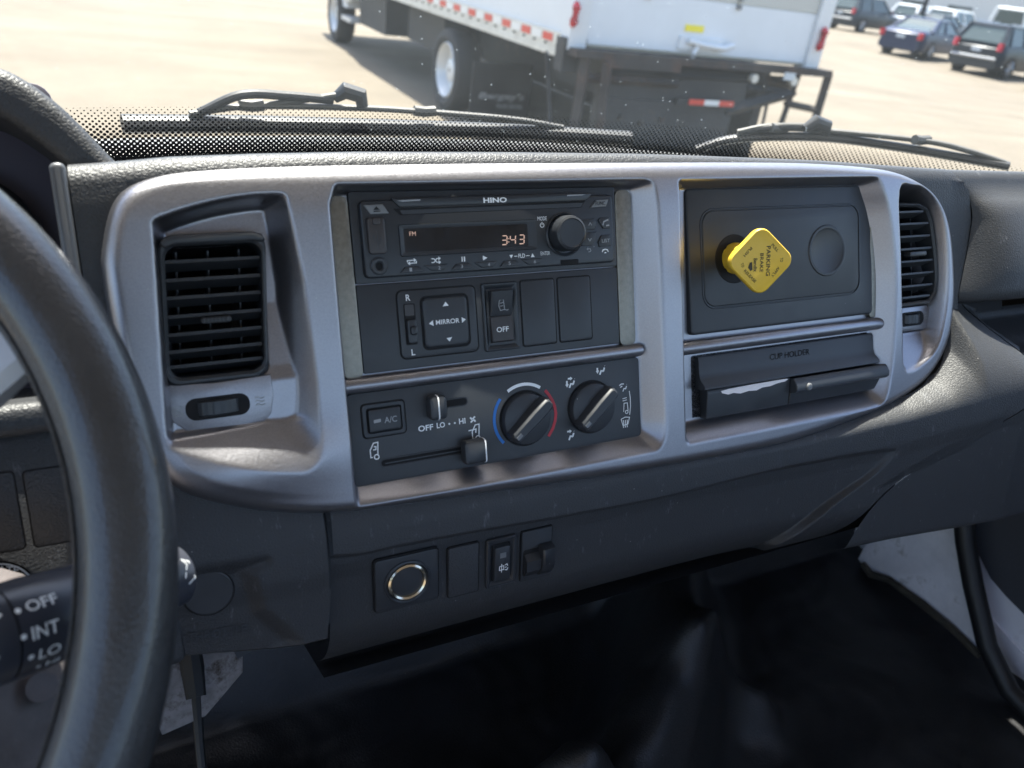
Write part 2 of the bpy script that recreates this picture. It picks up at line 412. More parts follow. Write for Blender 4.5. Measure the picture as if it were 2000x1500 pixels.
def text_mesh(txt, bold=0., shear=0.):
    cu = bpy.data.curves.new('lettering', 'FONT'); cu.body = txt; cu.size = 1; cu.resolution_u = 3; cu.offset = bold; cu.shear = shear
    o = bpy.data.objects.new('lettering', cu); COL.objects.link(o)
    bpy.context.view_layer.update(); dg = bpy.context.evaluated_depsgraph_get()
    me = bpy.data.meshes.new_from_object(o.evaluated_get(dg))
    bpy.data.objects.remove(o); bpy.data.curves.remove(cu)
    return me

def coons(top, bottom, left, right, nr, nc):
    """grid between four boundary polylines (left/right run from top to bottom)"""
    def rs(p, n):
        p = np.array(p, float); d = np.r_[0, np.cumsum(np.hypot(*np.diff(p, axis=0).T))]; t = np.linspace(0, d[-1], n)
        return np.stack([np.interp(t, d, p[:, 0]), np.interp(t, d, p[:, 1])], 1)
    T, B = rs(top, nc), rs(bottom, nc); L, R = rs(left, nr), rs(right, nr)
    s = np.linspace(0, 1, nc)[None, :, None]; t = np.linspace(0, 1, nr)[:, None, None]
    return (1 - t) * T[None] + t * B[None] + (1 - s) * L[:, None] + s * R[:, None] - ((1 - t) * (1 - s) * T[0] + (1 - t) * s * T[-1] + t * (1 - s) * B[0] + t * s * B[-1])

# ------------------------------------------------------------------ parking lot (world coordinates, ground at z = 0)
def gh(x, y): return smoothstep(10, 28, x) * (-.22 + .03 * np.clip(y - 20, -15, 12))
def build_ground():
    a = np.r_[-900, -300, -120, -60, -30, np.arange(-20, 60, 2.), 75, 100, 140, 200, 400, 1200]
    b = np.r_[-600, -200, -60, np.arange(-20, 60, 2.), 75, 100, 140, 200, 400, 1200]
    X, Y = np.meshgrid(a, b); V = np.stack([X, Y, gh(X, Y)], -1).reshape(-1, 3)
    Q = grid_quads(len(b), len(a))[:, ::-1]
    props(np_mesh('ground', V, Q, m_ground), 'pale sunlit concrete parking lot', kind='structure')
build_ground()

# ------------------------------------------------------------------ windshield and cab shell (cab coordinates, metres)
def glass_y(x, z):
    dx = x - .12; return .358 - (.36 * dx * dx + .36 * dx ** 4) - (z + .019) * .36
def build_windshield():
    a = np.linspace(-.62, .86, 75); z = np.linspace(-.10, .60, 30)
    X, Z = np.meshgrid(a, z); Yg = glass_y(X, Z)
    V = np.stack([X, Yg, Z], -1).reshape(-1, 3)
    y0 = glass_y(a, -.019); s = np.r_[0, np.cumsum(np.hypot(np.diff(a), np.diff(y0)))]
    UV = np.stack([np.broadcast_to(s, X.shape), -(Z + .019) * math.sqrt(1 + .36 ** 2)], -1).reshape(-1, 2)
    o = np_mesh('windshield', V, grid_quads(len(z), len(a)), m_glass, mw=CAB, uv=UV)
    props(o, 'dusty curved windshield with a black dot band along its base', 'windshield')
build_windshield()
def cab_box(name, a, b, mat, parent=None):
    m = MB().box(a, b); return link_mesh(name, m.v, m.f, mat, parent, CAB if parent is None else None, smooth=0)
for nm, a, b, mt in (('cab_roof', (-.80, -1.1, .60), (1.06, .10, .66), m_cabgrey), ('cab_rear_wall', (-.80, -1.16, -.80), (1.06, -1.1, -.02), m_cabgrey), ('cab_rear_header', (-.80, -1.16, .34), (1.06, -1.1, .60), m_cabgrey)):
    props(cab_box(nm, a, b, mt), kind='structure')
def pillar(name, pts):
    m = MB().tube(pts, .045, 12); props(link_mesh(name, m.v, m.f, m_cabgrey, None, CAB), kind='structure')
pillar('cab_left_pillar', [(-.70, .20, -.15), (-.72, .10, .20), (-.74, -.03, .62)]); pillar('cab_right_pillar', [(.93, .12, -.15), (.95, .02, .20), (.97, -.10, .62)])
m = MB().tube([(-.74, .06, .615), (-.3, .11, .615), (.12, .13, .615), (.5, .11, .615), (.97, .02, .615)], .035, 10)
props(link_mesh('cab_header', m.v, m.f, m_cabgrey, None, CAB), kind='structure')

def build_cowl():
    a = np.linspace(-.8, 1.05, 60); g0 = glass_y(np.clip(a, -.62, .86), -.07)
    prof = [(.010, -.088), (.022, -.072), (.05, -.066), (.10, -.072), (.15, -.095), (.17, -.16), (.175, -.8)]
    V = np.array([[(x, y + d, z) for x, y in zip(a, g0)] for d, z in prof]).reshape(-1, 3)
    o = np_mesh('cab_front_panel', V, grid_quads(len(prof), len(a)), m_cowl, mw=CAB)
    props(o, 'white painted cowl panel of the cab below the windshield wipers', 'panel')
build_cowl()
def build_firewall():
    a = np.linspace(-.8, 1.0, 60); g0 = glass_y(np.clip(a, -.62, .86), -.07)
    V = np.array([[(x, y + .13, z) for x, y in zip(a, g0)] for z in (-.125, -.3, -.83)]).reshape(-1, 3)
    props(np_mesh('cab_front_wall', V, grid_quads(3, len(a)), m_cabdark, mw=CAB), kind='structure')
build_firewall()

# wipers
def wiper(label, blade, frame, arm, hook, cap, br=.0115):
    root = empty('windshield_wiper', CAB @ Matrix.Translation(cap), label, 'wiper', 'wipers at the base of the windshield')
    L = lambda P: [tuple(Vector(p) - Vector(cap)) for p in P]
    def pt(nm, path, r, mat, flat=1., n=10):
        m = MB().tube(L([tuple(q) for q in smooth_open(path, 6)]), r, n, flat); return link_mesh(nm, m.v, m.f, mat, root)
    pt('blade_rubber', blade, br, m_wiper, .75)
    pt('blade_frame', frame, .0040, m_wiperm, .8); pt('arm', arm, .0032, m_wiperm); pt('arm_hook', hook, .0045, m_wiper)
    for q in frame[1:-1:2]:
        m = MB(); q = Vector(q) - Vector(cap); m.tube([q + Vector((-.012, 0, .001)), q, q + Vector((.012, 0, .001))], .0056, 8); link_mesh('rivet_clip', m.v, m.f, m_wiperm, root)
    m = MB(); c = Vector((0, 0, 0)); m.tube([c + Vector((-.016, .004, -.008)), c + Vector((-.006, 0, .001)), c + Vector((.010, -.002, -.003)), c + Vector((.012, -.002, -.014))], [.005, .0085, .0085, .006], 10)
    link_mesh('pivot_cap', m.v, m.f, m_wiper, root)
wiper('long wiper with slotted metal frame lying left of the gap in the dot band', [(-.113, .376, -.041), (.009, .392, -.043), (.172, .396, -.045), (.293, .386, -.045), (.437, .357, -.045)],
      [(-.054, .381, -.032), (.004, .385, -.024), (.113, .390, -.024), (.186, .389, -.026), (.289, .381, -.030), (.353, .374, -.037)],
      [(.004, .385, -.025), (.054, .386, -.017), (.106, .384, -.008)], [(-.045, .382, -.031), (-.006, .380, -.013), (.038, .384, -.013), (.085, .386, -.016)], (.103, .384, -.007))
wiper('wiper curving down toward the passenger side of the windshield', [(.521, .333, -.052), (.56, .309, -.033), (.643, .262, -.020), (.718, .212, -.019), (.778, .165, -.021), (.815, .130, -.022)],
      [(.559, .309, -.028), (.60, .286, -.016), (.641, .262, -.012), (.737, .195, -.008), (.78, .162, -.012), (.812, .133, -.019)],
      [(.557, .308, -.025), (.586, .291, -.014), (.630, .268, -.008)], [(.56, .309, -.026), (.586, .291, -.016), (.612, .278, -.012), (.64, .262, -.010)], (.636, .261, -.003), .007)

# ------------------------------------------------------------------ dashboard
dash = empty('dashboard', DASH, 'black grained plastic truck dashboard around the silver bezel', 'dashboard')
OUT = [(-133, 45), (-130, 22), (-121, 0), (-104, -10.4), (-76, -15.5), (-21, -19), (73, -21.4), (150, -21.8), (228, -21.4), (310, -19.6), (375, -17), (444, -10.7), (480, -1), (503, 12), (519, 34), (527, 65),
       (530, 105), (522, 143), (498, 170), (458, 186), (400, 196), (320, 203), (197, 201), (93, 196), (21, 192), (-30, 188), (-71, 178), (-108, 160), (-122, 138), (-130, 100)]
OUTS = smooth_closed(OUT, 6)
CREST = [(-150, -17.8), (-141, -18), (-121, -19.3), (-93, -21.9), (-48, -23.6), (10, -24.8), (110, -24.8), (208, -24), (276, -22.3), (378, -19.2), (497, -12.8), (565, -10.2), (640, -8.3), (760, -6), (950, -4)]
def dash_sheet(name, UVW, mat, parent=None, flip=False):
    nr, nc = UVW.shape[:2]; V = UVW.reshape(-1, 3) * np.array((.001, -.001, .001)); Q = grid_quads(nr, nc)
    return np_mesh(name, V, Q[:, ::-1] if flip else Q, mat, parent or dash)
def top_profile(u, vend, wf=3., n=None, xo=0.):
    """columns of the top pad: from under the windshield over the crest down to vend"""
    vc = np.interp(u, [c[0] for c in CREST], [c[1] for c in CREST]); rows = []
    yg = glass_y(np.clip(u / 1000, -.62, .86), -.06) * 1000 + np.where(u > 600, 20, 6)
    ycr = vc * -math.sin(TILT) * -1 * 0 - vc * math.sin(TILT) + 6 * math.cos(TILT)
    D = np.clip((yg - ycr) / .97, 60, 400)
    rows.append((u, vc + 60, -2 - .99 * D)); rows.append((u, vc - .02 * D + 4, -6 - .99 * D))
    for t in (.9, .7, .45, .25, .12, .05): rows.append((u, vc - .02 * D * t + 3 * (t > .5), -6 - .99 * D * t))
    for dv, dw in ((.1, -9), (.7, -5.5), (2, -2.2), (4, -.2), (7, 1.8), (10, 2.8)): rows.append((u, vc + dv, wf - 3 + dw + 0 * u))
    for t in np.linspace(0, 1, 14): rows.append((u, vc + 12 + (vend - vc - 12) * t, np.full_like(u, wf)))
    return np.stack([np.stack([a, b, c], -1) for a, b, c in rows])
SEAMU = [(-40, -16), (-7, -13), (9, 1), (33, 6), (65, 0), (98, -9), (130, -9)]
def seam_warp(P): P[..., 0] += np.interp(P[..., 1], [q[0] for q in SEAMU], [q[1] for q in SEAMU]) * np.exp(-np.abs(P[..., 0] - 547.2) / 14.); return P
def outline_top(u):
    m = OUTS[:, 1] < 30; P = OUTS[m]; P = P[np.argsort(P[:, 0])]; return np.interp(u, P[:, 0], P[:, 1])
u = np.r_[np.linspace(-141, -115.5, 14), np.linspace(-115, 523, 200), np.linspace(524, 547, 14)]
vend = np.where(u < -115.2, 172, np.where(u > 523.5, 112, outline_top(u) + 7))
P = top_profile(u, vend)
bul = smoothstep(528, 560, u); P[14:, :, 2] += (bul * 4)[None, :]
sm = np.clip((u - 533) / 20, 0, 1)
dash_sheet('top_pad', seam_warp(P), m_grain)
# right hand (passenger) pad: bulging face that ends above the shelf
u = np.r_[547.3 + np.linspace(0, 1, 20) ** 2 * 40, np.linspace(592, 960, 50)]; vend = np.full_like(u, 104.)
P = top_profile(u, vend, 3.); t = np.linspace(0, 1, 14)
edge = 1 - np.exp(-(u - 547.8) / 14)
P[14:, :, 2] += (4 + (6 + 22 * np.sin(t * math.pi * .62))[:, None] * edge[None, :]) * np.array(smoothstep(-.01, .25, t))[:, None]
P = np.concatenate([P, P[-1:] + np.array((0, 2.5, -6.)), P[-1:] + np.array((0, 4.5, -26.))])
dash_sheet('passenger_pad', seam_warp(P), m_grainf)
u = np.linspace(520, 610, 12); P = top_profile(u, np.full_like(u, 118.), -.5); P[:14, :, 1] += 5; P[:14, :, 2] -= 3; dash_sheet('joint_backing', P, m_gap)

# centre lower panel with its rolled upper edge and set-back switch strip
def bulge(u): return interp(u, [(-250, 6), (250, 7), (330, 9), (400, 14), (460, 24), (520, 40), (570, 52), (640, 56), (960, 56)])
def ridge_v(u): return interp(u, [(-250, 204), (330, 207), (400, 204), (460, 199), (520, 190), (590, 181), (700, 178), (960, 176)])
def vtop(u): return interp(u, [(-250, 170), (-110, 156), (-71, 172), (-30, 182), (93, 190), (197, 195), (320, 197), (400, 190), (458, 180), (498, 164), (522, 136), (530, 105), (560, 112), (590, 128), (960, 132)])
REC = [(-60, 224), (-12, 219), (44, 219.5), (124, 223), (219, 226), (320, 223), (432, 223), (440, 228), (420, 246), (372, 272), (345, 300), (330, 345), (-60, 345)]
def dash_w(u, v, rec=True):
    vt, vr, B = vtop(u), ridge_v(u), bulge(u)
    a = np.clip((v - vt) / (vr - vt + 1e-6), 0, 1); up = 2 + (B - 2) * np.sin(a * math.pi / 2) ** 1.15
    d = np.clip(v - vr, 0, None); dn = B - .002 * np.minimum(d, 30) ** 2 - .10 * np.clip(d - 18, 0, None) * (1 + B / 60)
    w_ = np.where(v < vr, up, dn)
    if rec:
        D = sdf(smooth_closed(REC, 3), u, v); w_ = w_ - smoothstep(2.4, -2.4, D) * (9.5 + .075 * np.clip(v - 225, 0, None)) * (.35 + .65 * smoothstep(450, 280, u))
        w_ = w_ - 46 * np.clip((v - 268) / 48, 0, 1) ** 2.2
    return w_
SEAM = [(548, 108), (560, 126), (578, 150), (589, 170), (590, 180), (570, 197), (520, 222), (458, 250), (425, 275), (400, 312)]
top = smooth_open([(-29, 182), (21, 186), (93, 190), (197, 195), (320, 197), (400, 190), (458, 180), (498, 164), (520, 137), (529, 105), (546, 104)], 6)
G = coons(top, [(-37, 316), (400, 316)], [(-29, 182), (-31, 230), (-37, 316)], smooth_open(SEAM, 6), 120, 260)
U, Vv = G[..., 0], G[..., 1]; dash_sheet('lower_panel', np.stack([U, Vv, dash_w(U, Vv)], -1), m_grainf)
# lower return behind the bottom lip
under = np.stack([np.stack([np.linspace(-37, 640, 40), np.full(40, 314.), np.full(40, -38.)], -1), np.stack([np.linspace(-37, 640, 40), np.full(40, 330.), np.full(40, -150.)], -1)]); dash_sheet('underside', under, m_satin)
# panel left of the seam, beside the steering column
Gl = coons([(-150, 150), (-112, 150), (-71, 168), (-31, 180)], [(-150, 258), (-118, 258), (-70, 268), (-38, 268)], [(-150, 150), (-150, 258)], [(-31, 180), (-32.5, 230), (-38, 268)], 60, 110)
U, Vv = Gl[..., 0], Gl[..., 1]; D = sdf(smooth_closed([(-300, 208), (-88, 209), (-80, 214), (-76, 240), (-74, 275), (-300, 275)], 3), U, Vv)
W_ = dash_w(U, Vv, False) - smoothstep(6, -6, D) * 5.5 - 30 * np.clip((Vv - 258) / 12, 0, 1) ** 2 * 0 - 8 * np.clip(-34 - U, 0, 3) / 3 * 0 - 6 * smoothstep(-34, -31, U) * smoothstep(182, 190, Vv)
dash_sheet('column_side_panel', np.stack([U, Vv, W_], -1), m_grainf)
edge = np.stack([np.stack([Gl[-1, :, 0], Gl[-1, :, 1], W_[-1]], -1), np.stack([Gl[-1, :, 0], Gl[-1, :, 1] + 2, W_[-1] - 3], -1), np.stack([Gl[-1, :, 0], Gl[-1, :, 1] + 2, W_[-1] * 0 - 60], -1)]); dash_sheet('panel_edge', edge, m_satin)
# glove box side: everything right of the seam
top = [(551, 110), (575, 118), (960, 118)]
SE2 = [(u_ + 2.2, v_) for u_, v_ in SEAM]
Gp = coons(top, [(402, 322), (960, 322)], smooth_open(SE2, 6), [(960, 118), (960, 322)], 110, 170)
U, Vv = Gp[..., 0], Gp[..., 1]; W_ = dash_w(U, Vv, False)
shelf = smooth_closed([(573, 117), (581, 136), (594, 150), (612, 157), (1000, 151), (1000, 116), (700, 116.5)], 3)
W_ = W_ - smoothstep(3, -6, sdf(shelf, U, Vv)) * 24
W_ = W_ - 60 * np.clip((Vv - 306) / 16, 0, 1) ** 2
dash_sheet('glove_box_panel', np.stack([U, Vv, W_], -1), m_grainf)
m = MB().box((870, -6, -300), (1010, 330, 20)); link_mesh('end_panel', [(a / 1000, -b / 1000, c / 1000) for a, b, c in m.v], m.f, m_grainf, dash, smooth=0)
# narrow smooth trim at the end of the cluster, and its inner side
pn = Panel('side', 'x', 'x', 0, 0); bpy.data.objects.remove(pn.root); pn.root = dash
pn.prism('end_trim', rr(-149, -17.5, -141.6, 175, 3), -120, 4.5, m_trim, 2.4, seg=4)

# instrument hood and cluster
ih = Panel('instrument_hood', 'grained black hood arching over the instrument cluster', 'hood', -150, -40, -30)
oc = smooth_open([(-118, -20), (-122, -24.5), (-132, -38), (-143, -51), (-156, -62), (-168, -68), (-200, -78), (-270, -86), (-380, -86), (-430, -76)], 5)
ic = [tuple(p) for p in oc]; inner = [(u_ - 13 * (1 - smoothstep(-170, -230, u_)), v_ + 19 - 3 * smoothstep(-150, -120, u_)) for u_, v_ in ic]
ih.prism('hood_shell', ic + inner[::-1], -150, -16, m_grain, 7, seg=4)
cl = Panel('instrument_cluster', 'dark instrument cluster recessed under its hood behind the steering wheel', 'instrument cluster', -280, 20, -90)
cl.prism('face', rr(-430, -75, -149, 115, 10), -110, -88, m_cluster, 1)
for cu_, r_ in ((-212, 46), (-320, 52)):
    g = cl.part('gauge_ring', MB().lathe(cu_, 22, [(r_ + 4, -88), (r_ + 4, -74), (r_ + 1, -70), (r_ - 2, -74), (r_ - 3, -88)], 40), m_gloss)
    cl.part('dial_face', MB().lathe(cu_, 22, [(r_ - 2, -88), (r_ - 2, -86.8), (.5, -86.8)], 40), m_gap, g)
# lower left dash with blank covers
ld = Panel('driver_side_panel', 'black grained lower dash panel left of the steering wheel rim', 'dash panel', -260, 150, 0)
ld.prism('face', rr(-430, 116, -118, 262, 6), -60, -1, m_grainf, 4)
ld.prism('ledge', rr(-430, 100, -150, 117, 6), -60, 9, m_grain, 6, seg=4)
def blank(label, u0, v0, u1, v1, w0, mat, group, r=2., scale=0., rx=0., hinge=None):
    b = Panel('blank_cover', label, 'blank cover', (u0 + u1) / 2, v0, w0, rx, group=group, scale=scale)
    b.prism('gap', rr(u0 - .8, v0 - .8, u1 + .8, v1 + .8, r + .6), w0 - 2, w0 + .12, m_gap)
    b.prism('cover', rr(u0, v0, u1, v1, r), w0 - 1, w0 + .75, mat, .5)
    return b
blank('grained switch blank nearest the steering wheel rim, left of it', -181.5, 136.5, -150, 177, -1, m_grain, 'blank switch covers')
blank('grained switch blank cut by the left edge of the picture', -216, 135.5, -186, 176.5, -1, m_grain, 'blank switch covers')
gs = Panel('round_label', 'round black label with white ring and GATE lettering', 'label', -201, 198, 0)
gs.part('disc', MB().lathe(-201, 198, [(17, -1), (17, .6), (.5, .6)], 40), m_socket)
gs.part('ring', MB().lathe(-201, 198, [(16.6, .5), (16.6, .9), (15.8, .9), (15.8, .5)], 40), m_print)
gs.text('lettering', 'GATE', (-203, 183.5, -190, 187.5), 1.0, m_print, bold=.02, rot=14)

# round plug and embossed lettering on the panel beside the column
rp = Panel('round_plug', 'round black plug in the panel beside the steering wheel', 'plug', -102, 220, 0, 6, scale=-5)
rp.part('gap', MB().lathe(-102, 220, [(14.2, -3), (14.2, .6), (.5, .6)], 32), m_gap)
rp.part('disc', MB().lathe(-102, 220, [(13.4, -3), (13.4, .9), (12.8, 1.4), (.5, 1.4)], 32), m_satin)
rp.text('lettering', 'THROTTLE', (-116, 244, -84, 250), -.2, m_satin2, bold=.01, rot=5)

# ------------------------------------------------------------------ silver bezel
def smin(a, b, k=6.):
    h = np.clip(.5 + .5 * (b - a) / k, 0, 1); return b + (a - b) * h - k * h * (1 - h)
def build_bezel():
    root = empty('dash_bezel', DASH @ Matrix.Translation((.2, -.1, 0)), 'large silver dashboard bezel framing vents, radio, climate panel and brake panel', 'bezel')
    st = 1.0; us = np.arange(-138, 537, st); vs = np.arange(-27, 211, st)
    U, V = np.meshgrid(us, vs); D = sdf(OUTS, U, V)
    W = 12 - .0042 * np.clip(14 - V, 0, None) ** 2 - .034 * np.clip(-4 - V, 0, None) ** 2
    e = np.clip(-D, 0, 9); W = W - 1.25 * (9 - np.sqrt(81 - (9 - e) ** 2))
    W = W + 7 * np.exp(-((U + 72) / 46) ** 2 - ((V - 152) / 20) ** 2) * np.clip(-D / 14, 0, 1)
    SH = W.copy()
    def cut(dep, floor, k=4.):
        nonlocal W
        tgt = np.maximum(SH - np.clip(dep, 0, None), floor)
        W = np.where(dep > 0, np.minimum(W, tgt), W)
    # radio and climate opening
    ur = sinterp(V, [(-5, 205), (6, 211), (60, 213), (150, 214), (172, 213), (185, 208)]); ul = interp(V, [(-5, -8), (8, -13), (185, -14.5)])
    d = smin(smin((ur - U) * 1.15, (U - ul) * 6, 6), smin((V + 3.5) * 4, (186 - V) * 1.25, 6), 7); cut(d, -3.)
    # brake panel and cup holder opening
    ur = sinterp(V, [(-5, 428), (6, 434), (30, 443), (77, 451), (130, 450), (165, 445), (185, 438)])
    d = smin(smin((ur - U) * 1.25, (U - 231.5) * 6, 6), smin((V + 3.) * 4, (185.5 - V) * 1.3, 6), 7); cut(d, -4.)
    # driver vent recess
    ul = -105.5 - .06 * (V - 20); vt = 1 + 13 * np.clip((-42 - U) / 65, 0, 1) ** 2; vb = 158 - 27 * np.clip((-40 - U) / 76, 0, 1) ** 1.4
    ur = interp(V, [(0, -37), (50, -31.5), (110, -30), (150, -31), (160, -34)]); kr = interp(V, [(0, 2.2), (60, 1.35), (105, 1.05), (150, .75)])
    d = smin(smin((ur - U) * kr, (U - ul) * 5, 8), smin((V - vt) * 4, np.where(V > 127.5, (vb - V) * .40, 12 + (127.5 - V) * 5), 5), 9)
    vr_ = rr(-102, 23, -51.5, 99, 4, 4, -.075); cut(d, np.where(sdf(vr_, U, V) < 0, -40., interp(V, [(0, -10), (60, -7), (96, -1), (104, 1.6), (200, 1.6)])))
    # passenger vent recess
    rp_ = smooth_closed([(453, 8), (470, 4), (488, 6), (503, 19), (512, 45), (516, 80), (514, 112), (505, 140), (488, 154), (464, 161), (460, 120), (456, 60)], 4)
    d = smin(-sdf(rp_, U, V) * 3.0, np.where(V > 128, (160 - V) * .5, 14 + (128 - V) * 5), 8); cut(d, -40.)
    for _ in range(2):
        Wp = np.pad(W, 1, mode='edge'); W = (Wp[:-2, 1:-1] + Wp[2:, 1:-1] + Wp[1:-1, :-2] + Wp[1:-1, 2:] + 2 * W) / 6
    gv, gu = np.gradient(D, st); out = D > 0
    U2 = np.where(out, U - gu * D, U); V2 = np.where(out, V - gv * D, V)
    Pv = np.stack([(U2 - 200) * .001, (100 - V2) * .001, W * .001], -1).reshape(-1, 3)
    Q = grid_quads(*U.shape); keep = (D.ravel()[Q] < 1.45).all(1); Q = Q[keep]
    used = np.unique(Q); mp = np.full(len(Pv), -1); mp[used] = np.arange(len(used))
    np_mesh('frame', Pv[used], mp[Q], m_silver, root)
    pn = Panel('x', 'x', 'x', 200, 100); bpy.data.objects.remove(pn.root); pn.root = root; pn.o = (200, 100, 0)
    for u0, u1, v, r, ww in ((-13.5, 201, 113.4, 4.8, .3), (233, 447, 116.5, 5.2, .3)):
        mb = MB().tube([(u0, v, ww - 1), (u0 + 3, v, ww), ((u0 + u1) / 2, v, ww), (u1 - 4, v, ww), (u1 - 1, v, ww), (u1, v, ww - 1)], [r, r, r, r, r * .9, r * .4], 16, 1.0)
        pn.part('divider_bar', mb, m_silver, root)
    for u0, u1 in ((-12, -.3), (184.3, 197.5)): pn.prism('mounting_flange', rr(u0, 1.5, u1, 109.5, 4 if u0 < 0 else 5), -4, .4, m_flange, .6)
    pn.prism('mounting_flange', rr(434, 2, 443.5, 111, 3), -5, -.5, m_flange, .6)
build_bezel()

# ------------------------------------------------------------------ air vents
def slat_poly(): return [(-.9, -4), (.9, -4), (.5, 5), (-.5, 5)]
def lean(mb):
    mb.v = [(a, b, c + 6.5 * (1 - (b - 20) / 95)) for a, b, c in mb.v]; return mb
def vent_driver():
    p = Panel('air_vent', 'driver side air vent with six slats beside the steering wheel', 'air vent', -80, 60, 0, group='dashboard air vents')
    sh = -.075
    o = rr(-104.5, 20.5, -49.5, 101.5, 8, 5, sh); i = rr(-101.5, 26, -52, 97, 7, 5, sh)
    p.part('housing', lean(MB().frame(o, i, -36, 2.5, -34, 1.6)), m_satin)
    p.part('hood_lip', MB().prism([(-103.5, 24.5), (-101.5, 21.8), (-97, 20.6), (-57, 20.2), (-52, 21.8), (-50.3, 25), (-52, 26.2), (-56, 25.3), (-97, 25.6), (-101.5, 27.5)], 7, 11.4, 1.6, 3), m_satin)
    p.prism('duct_back', i, -39, -36, m_gap)
    rows = [34.2, 44.0, 53.5, 63.6, 73.4, 82.7, 91]
    for v in rows:
        u0, u1 = -101.5 + sh * (v - 20), -52 + sh * (v - 20)
        mb = MB(); pr = [(v - .9, -4.5), (v + .9, -4.2), (v + 5.4, -15), (v + 4.2, -15.4)]
        mb.rings([[(u0, a, b) for a, b in pr], [(u0 + 2, a, b) for a, b in pr], [(u1 - 2, a, b) for a, b in pr], [(u1, a, b) for a, b in pr]]); p.part('slat', lean(mb), m_satin)
    for k, uu in enumerate((-95.5, -79, -62.5)):
        mb = MB(); mb.prism([(uu - .5 , 29), (uu + .5, 29), (uu + .5 + sh * 64, 93), (uu - .5 + sh * 64, 93)], -32, -16.5); p.part('vane', lean(mb), m_satin)
    t = p.part('tab', MB().prism(rr(-88, 65, -72, 68.6, 1.6), -2, 4.5, 1), m_satin)
    p.part('tab_rib', MB().add(*tab_ribs(-86.5, 66.8, 7)), m_satin2, t)
    p.prism('control_plate', smooth_closed_poly([(-111, 100), (-85, 101.5), (-54.5, 100.5), (-54, 112), (-56.5, 123), (-60, 126.5), (-71, 127.6), (-72, 129.4), (-77, 129.4), (-78.5, 127.8), (-81, 129.2), (-84, 129), (-86, 127.2), (-102, 126.5), (-108, 121), (-111.5, 112)]), -26, 2.5, m_silver, .7)
    thumbwheel(p, -84.5, 115.2, 15.5, 2.5)
    bx = [(-107.8, 112.4), (-103.3, 112.4), (-103.3, 117.6), (-107.8, 117.6), (-107.8, 112.4)]
    p.strokes('closed_symbol', [bx, [(-107.8, 112.4), (-103.3, 117.6)], [(-103.3, 112.4), (-107.8, 117.6)]], .5, 2.45, m_printg)
    p.strokes('open_symbol', [[(-64.6 + k * .1, v), (-63, v - .7), (-61, v + .5), (-59.3, v - .3)] for k, v in enumerate((113, 115, 117))], .6, 2.45, m_printg)
def tab_ribs(u, v, n):
    V, F = [], []
    for k in range(n):
        m = MB().box((u + k * 2.0, v - 1.2, 4.2), (u + k * 2.0 + .9, v + 1.2, 5.4)); b = len(V); V += m.v; F += [tuple(i + b for i in f) for f in m.f]
    return V, F
def smooth_closed_poly(pts): return [tuple(q) for q in pts]
def thumbwheel(p, u, v, hw, w):
    p.prism('slot', rr(u - hw - 1.5, v - 6.2, u + hw + 1.5, v + 6.2, 5.5, 5), w - 4, w + .25, m_gap)
    # ribbed wheel turning about a vertical axis
    mb = MB(); n = 26; R = []
    for dv, k in ((-4.4, .86), (-3.6, 1), (3.6, 1), (4.4, .86)):
        R.append([(u + (hw - 2) * k * math.cos(math.pi * i / n), v + dv, w - 5 + 8.5 * k * math.sin(math.pi * i / n) * (1 + .07 * (i // 2 % 2))) for i in range(n + 1)])
    V = [q for r in R for q in r]; F = []
    for a in range(3):
        for i in range(n): F.append((a * (n + 1) + i, a * (n + 1) + i + 1, (a + 1) * (n + 1) + i + 1, (a + 1) * (n + 1) + i))
    F.append(tuple(range(n + 1))); F.append(tuple(range(3 * (n + 1), 4 * (n + 1))))
    p.part('thumbwheel', mb.add(V, F), m_gloss)
vent_driver()
def vent_passenger():
    p = Panel('air_vent', 'narrow passenger side air vent at the far end of the silver bezel', 'air vent', 488, 60, 0, group='dashboard air vents')
    p.o = (483, 60, -11)
    o = smooth_closed_poly([(449, 17), (480, 18), (492, 22), (499, 34), (505, 60), (508, 82), (506, 96), (498, 104), (458, 105), (453, 60)])
    i = offset_poly(o, 3.2)
    p.part('housing', MB().frame(o, i, -34, -6, -32, 1.5), m_satin)
    p.prism('duct_back', i, -39, -36, m_gap)
    for v in (25, 35, 45.5, 56, 66.5, 77, 87.5, 97):
        u1 = interp(v, [(20, 486), (34, 496), (60, 502), (82, 505), (98, 500)]) - 2; u0 = 455
        pr = [(v - .8, -7.5), (v + .8, -7.2), (v + 5, -18), (v + 3.8, -18.5)]
        mb = MB().rings([[(u0, a, b) for a, b in pr], [(u1 - 2, a, b) for a, b in pr], [(u1, a, b) for a, b in pr]]); p.part('slat', mb, m_satin2)
    for uu in (470, 486): p.part('vane', MB().prism([(uu, 24), (uu + .9, 24), (uu + 5, 100), (uu + 4.1, 100)], -29, -19), m_satin)
    p.part('tab', MB().prism(rr(466, 58.5, 487, 62.5, 1.8), -9, -2.5, 1), m_satin)
    p.prism('control_plate', rr(458, 106, 505, 127, 6), -28, -12, m_silver, .8)
    thumbwheel(p, 482, 116.5, 13.5, -12)
    p.strokes('open_symbol', [[(498, 113), (500.5, 112.5), (502.5, 113)], [(498, 115.5), (500.5, 115), (502.5, 115.5)], [(498, 118), (500.5, 117.5), (502.5, 118)]], .6, -12.1, m_printg)
vent_passenger()

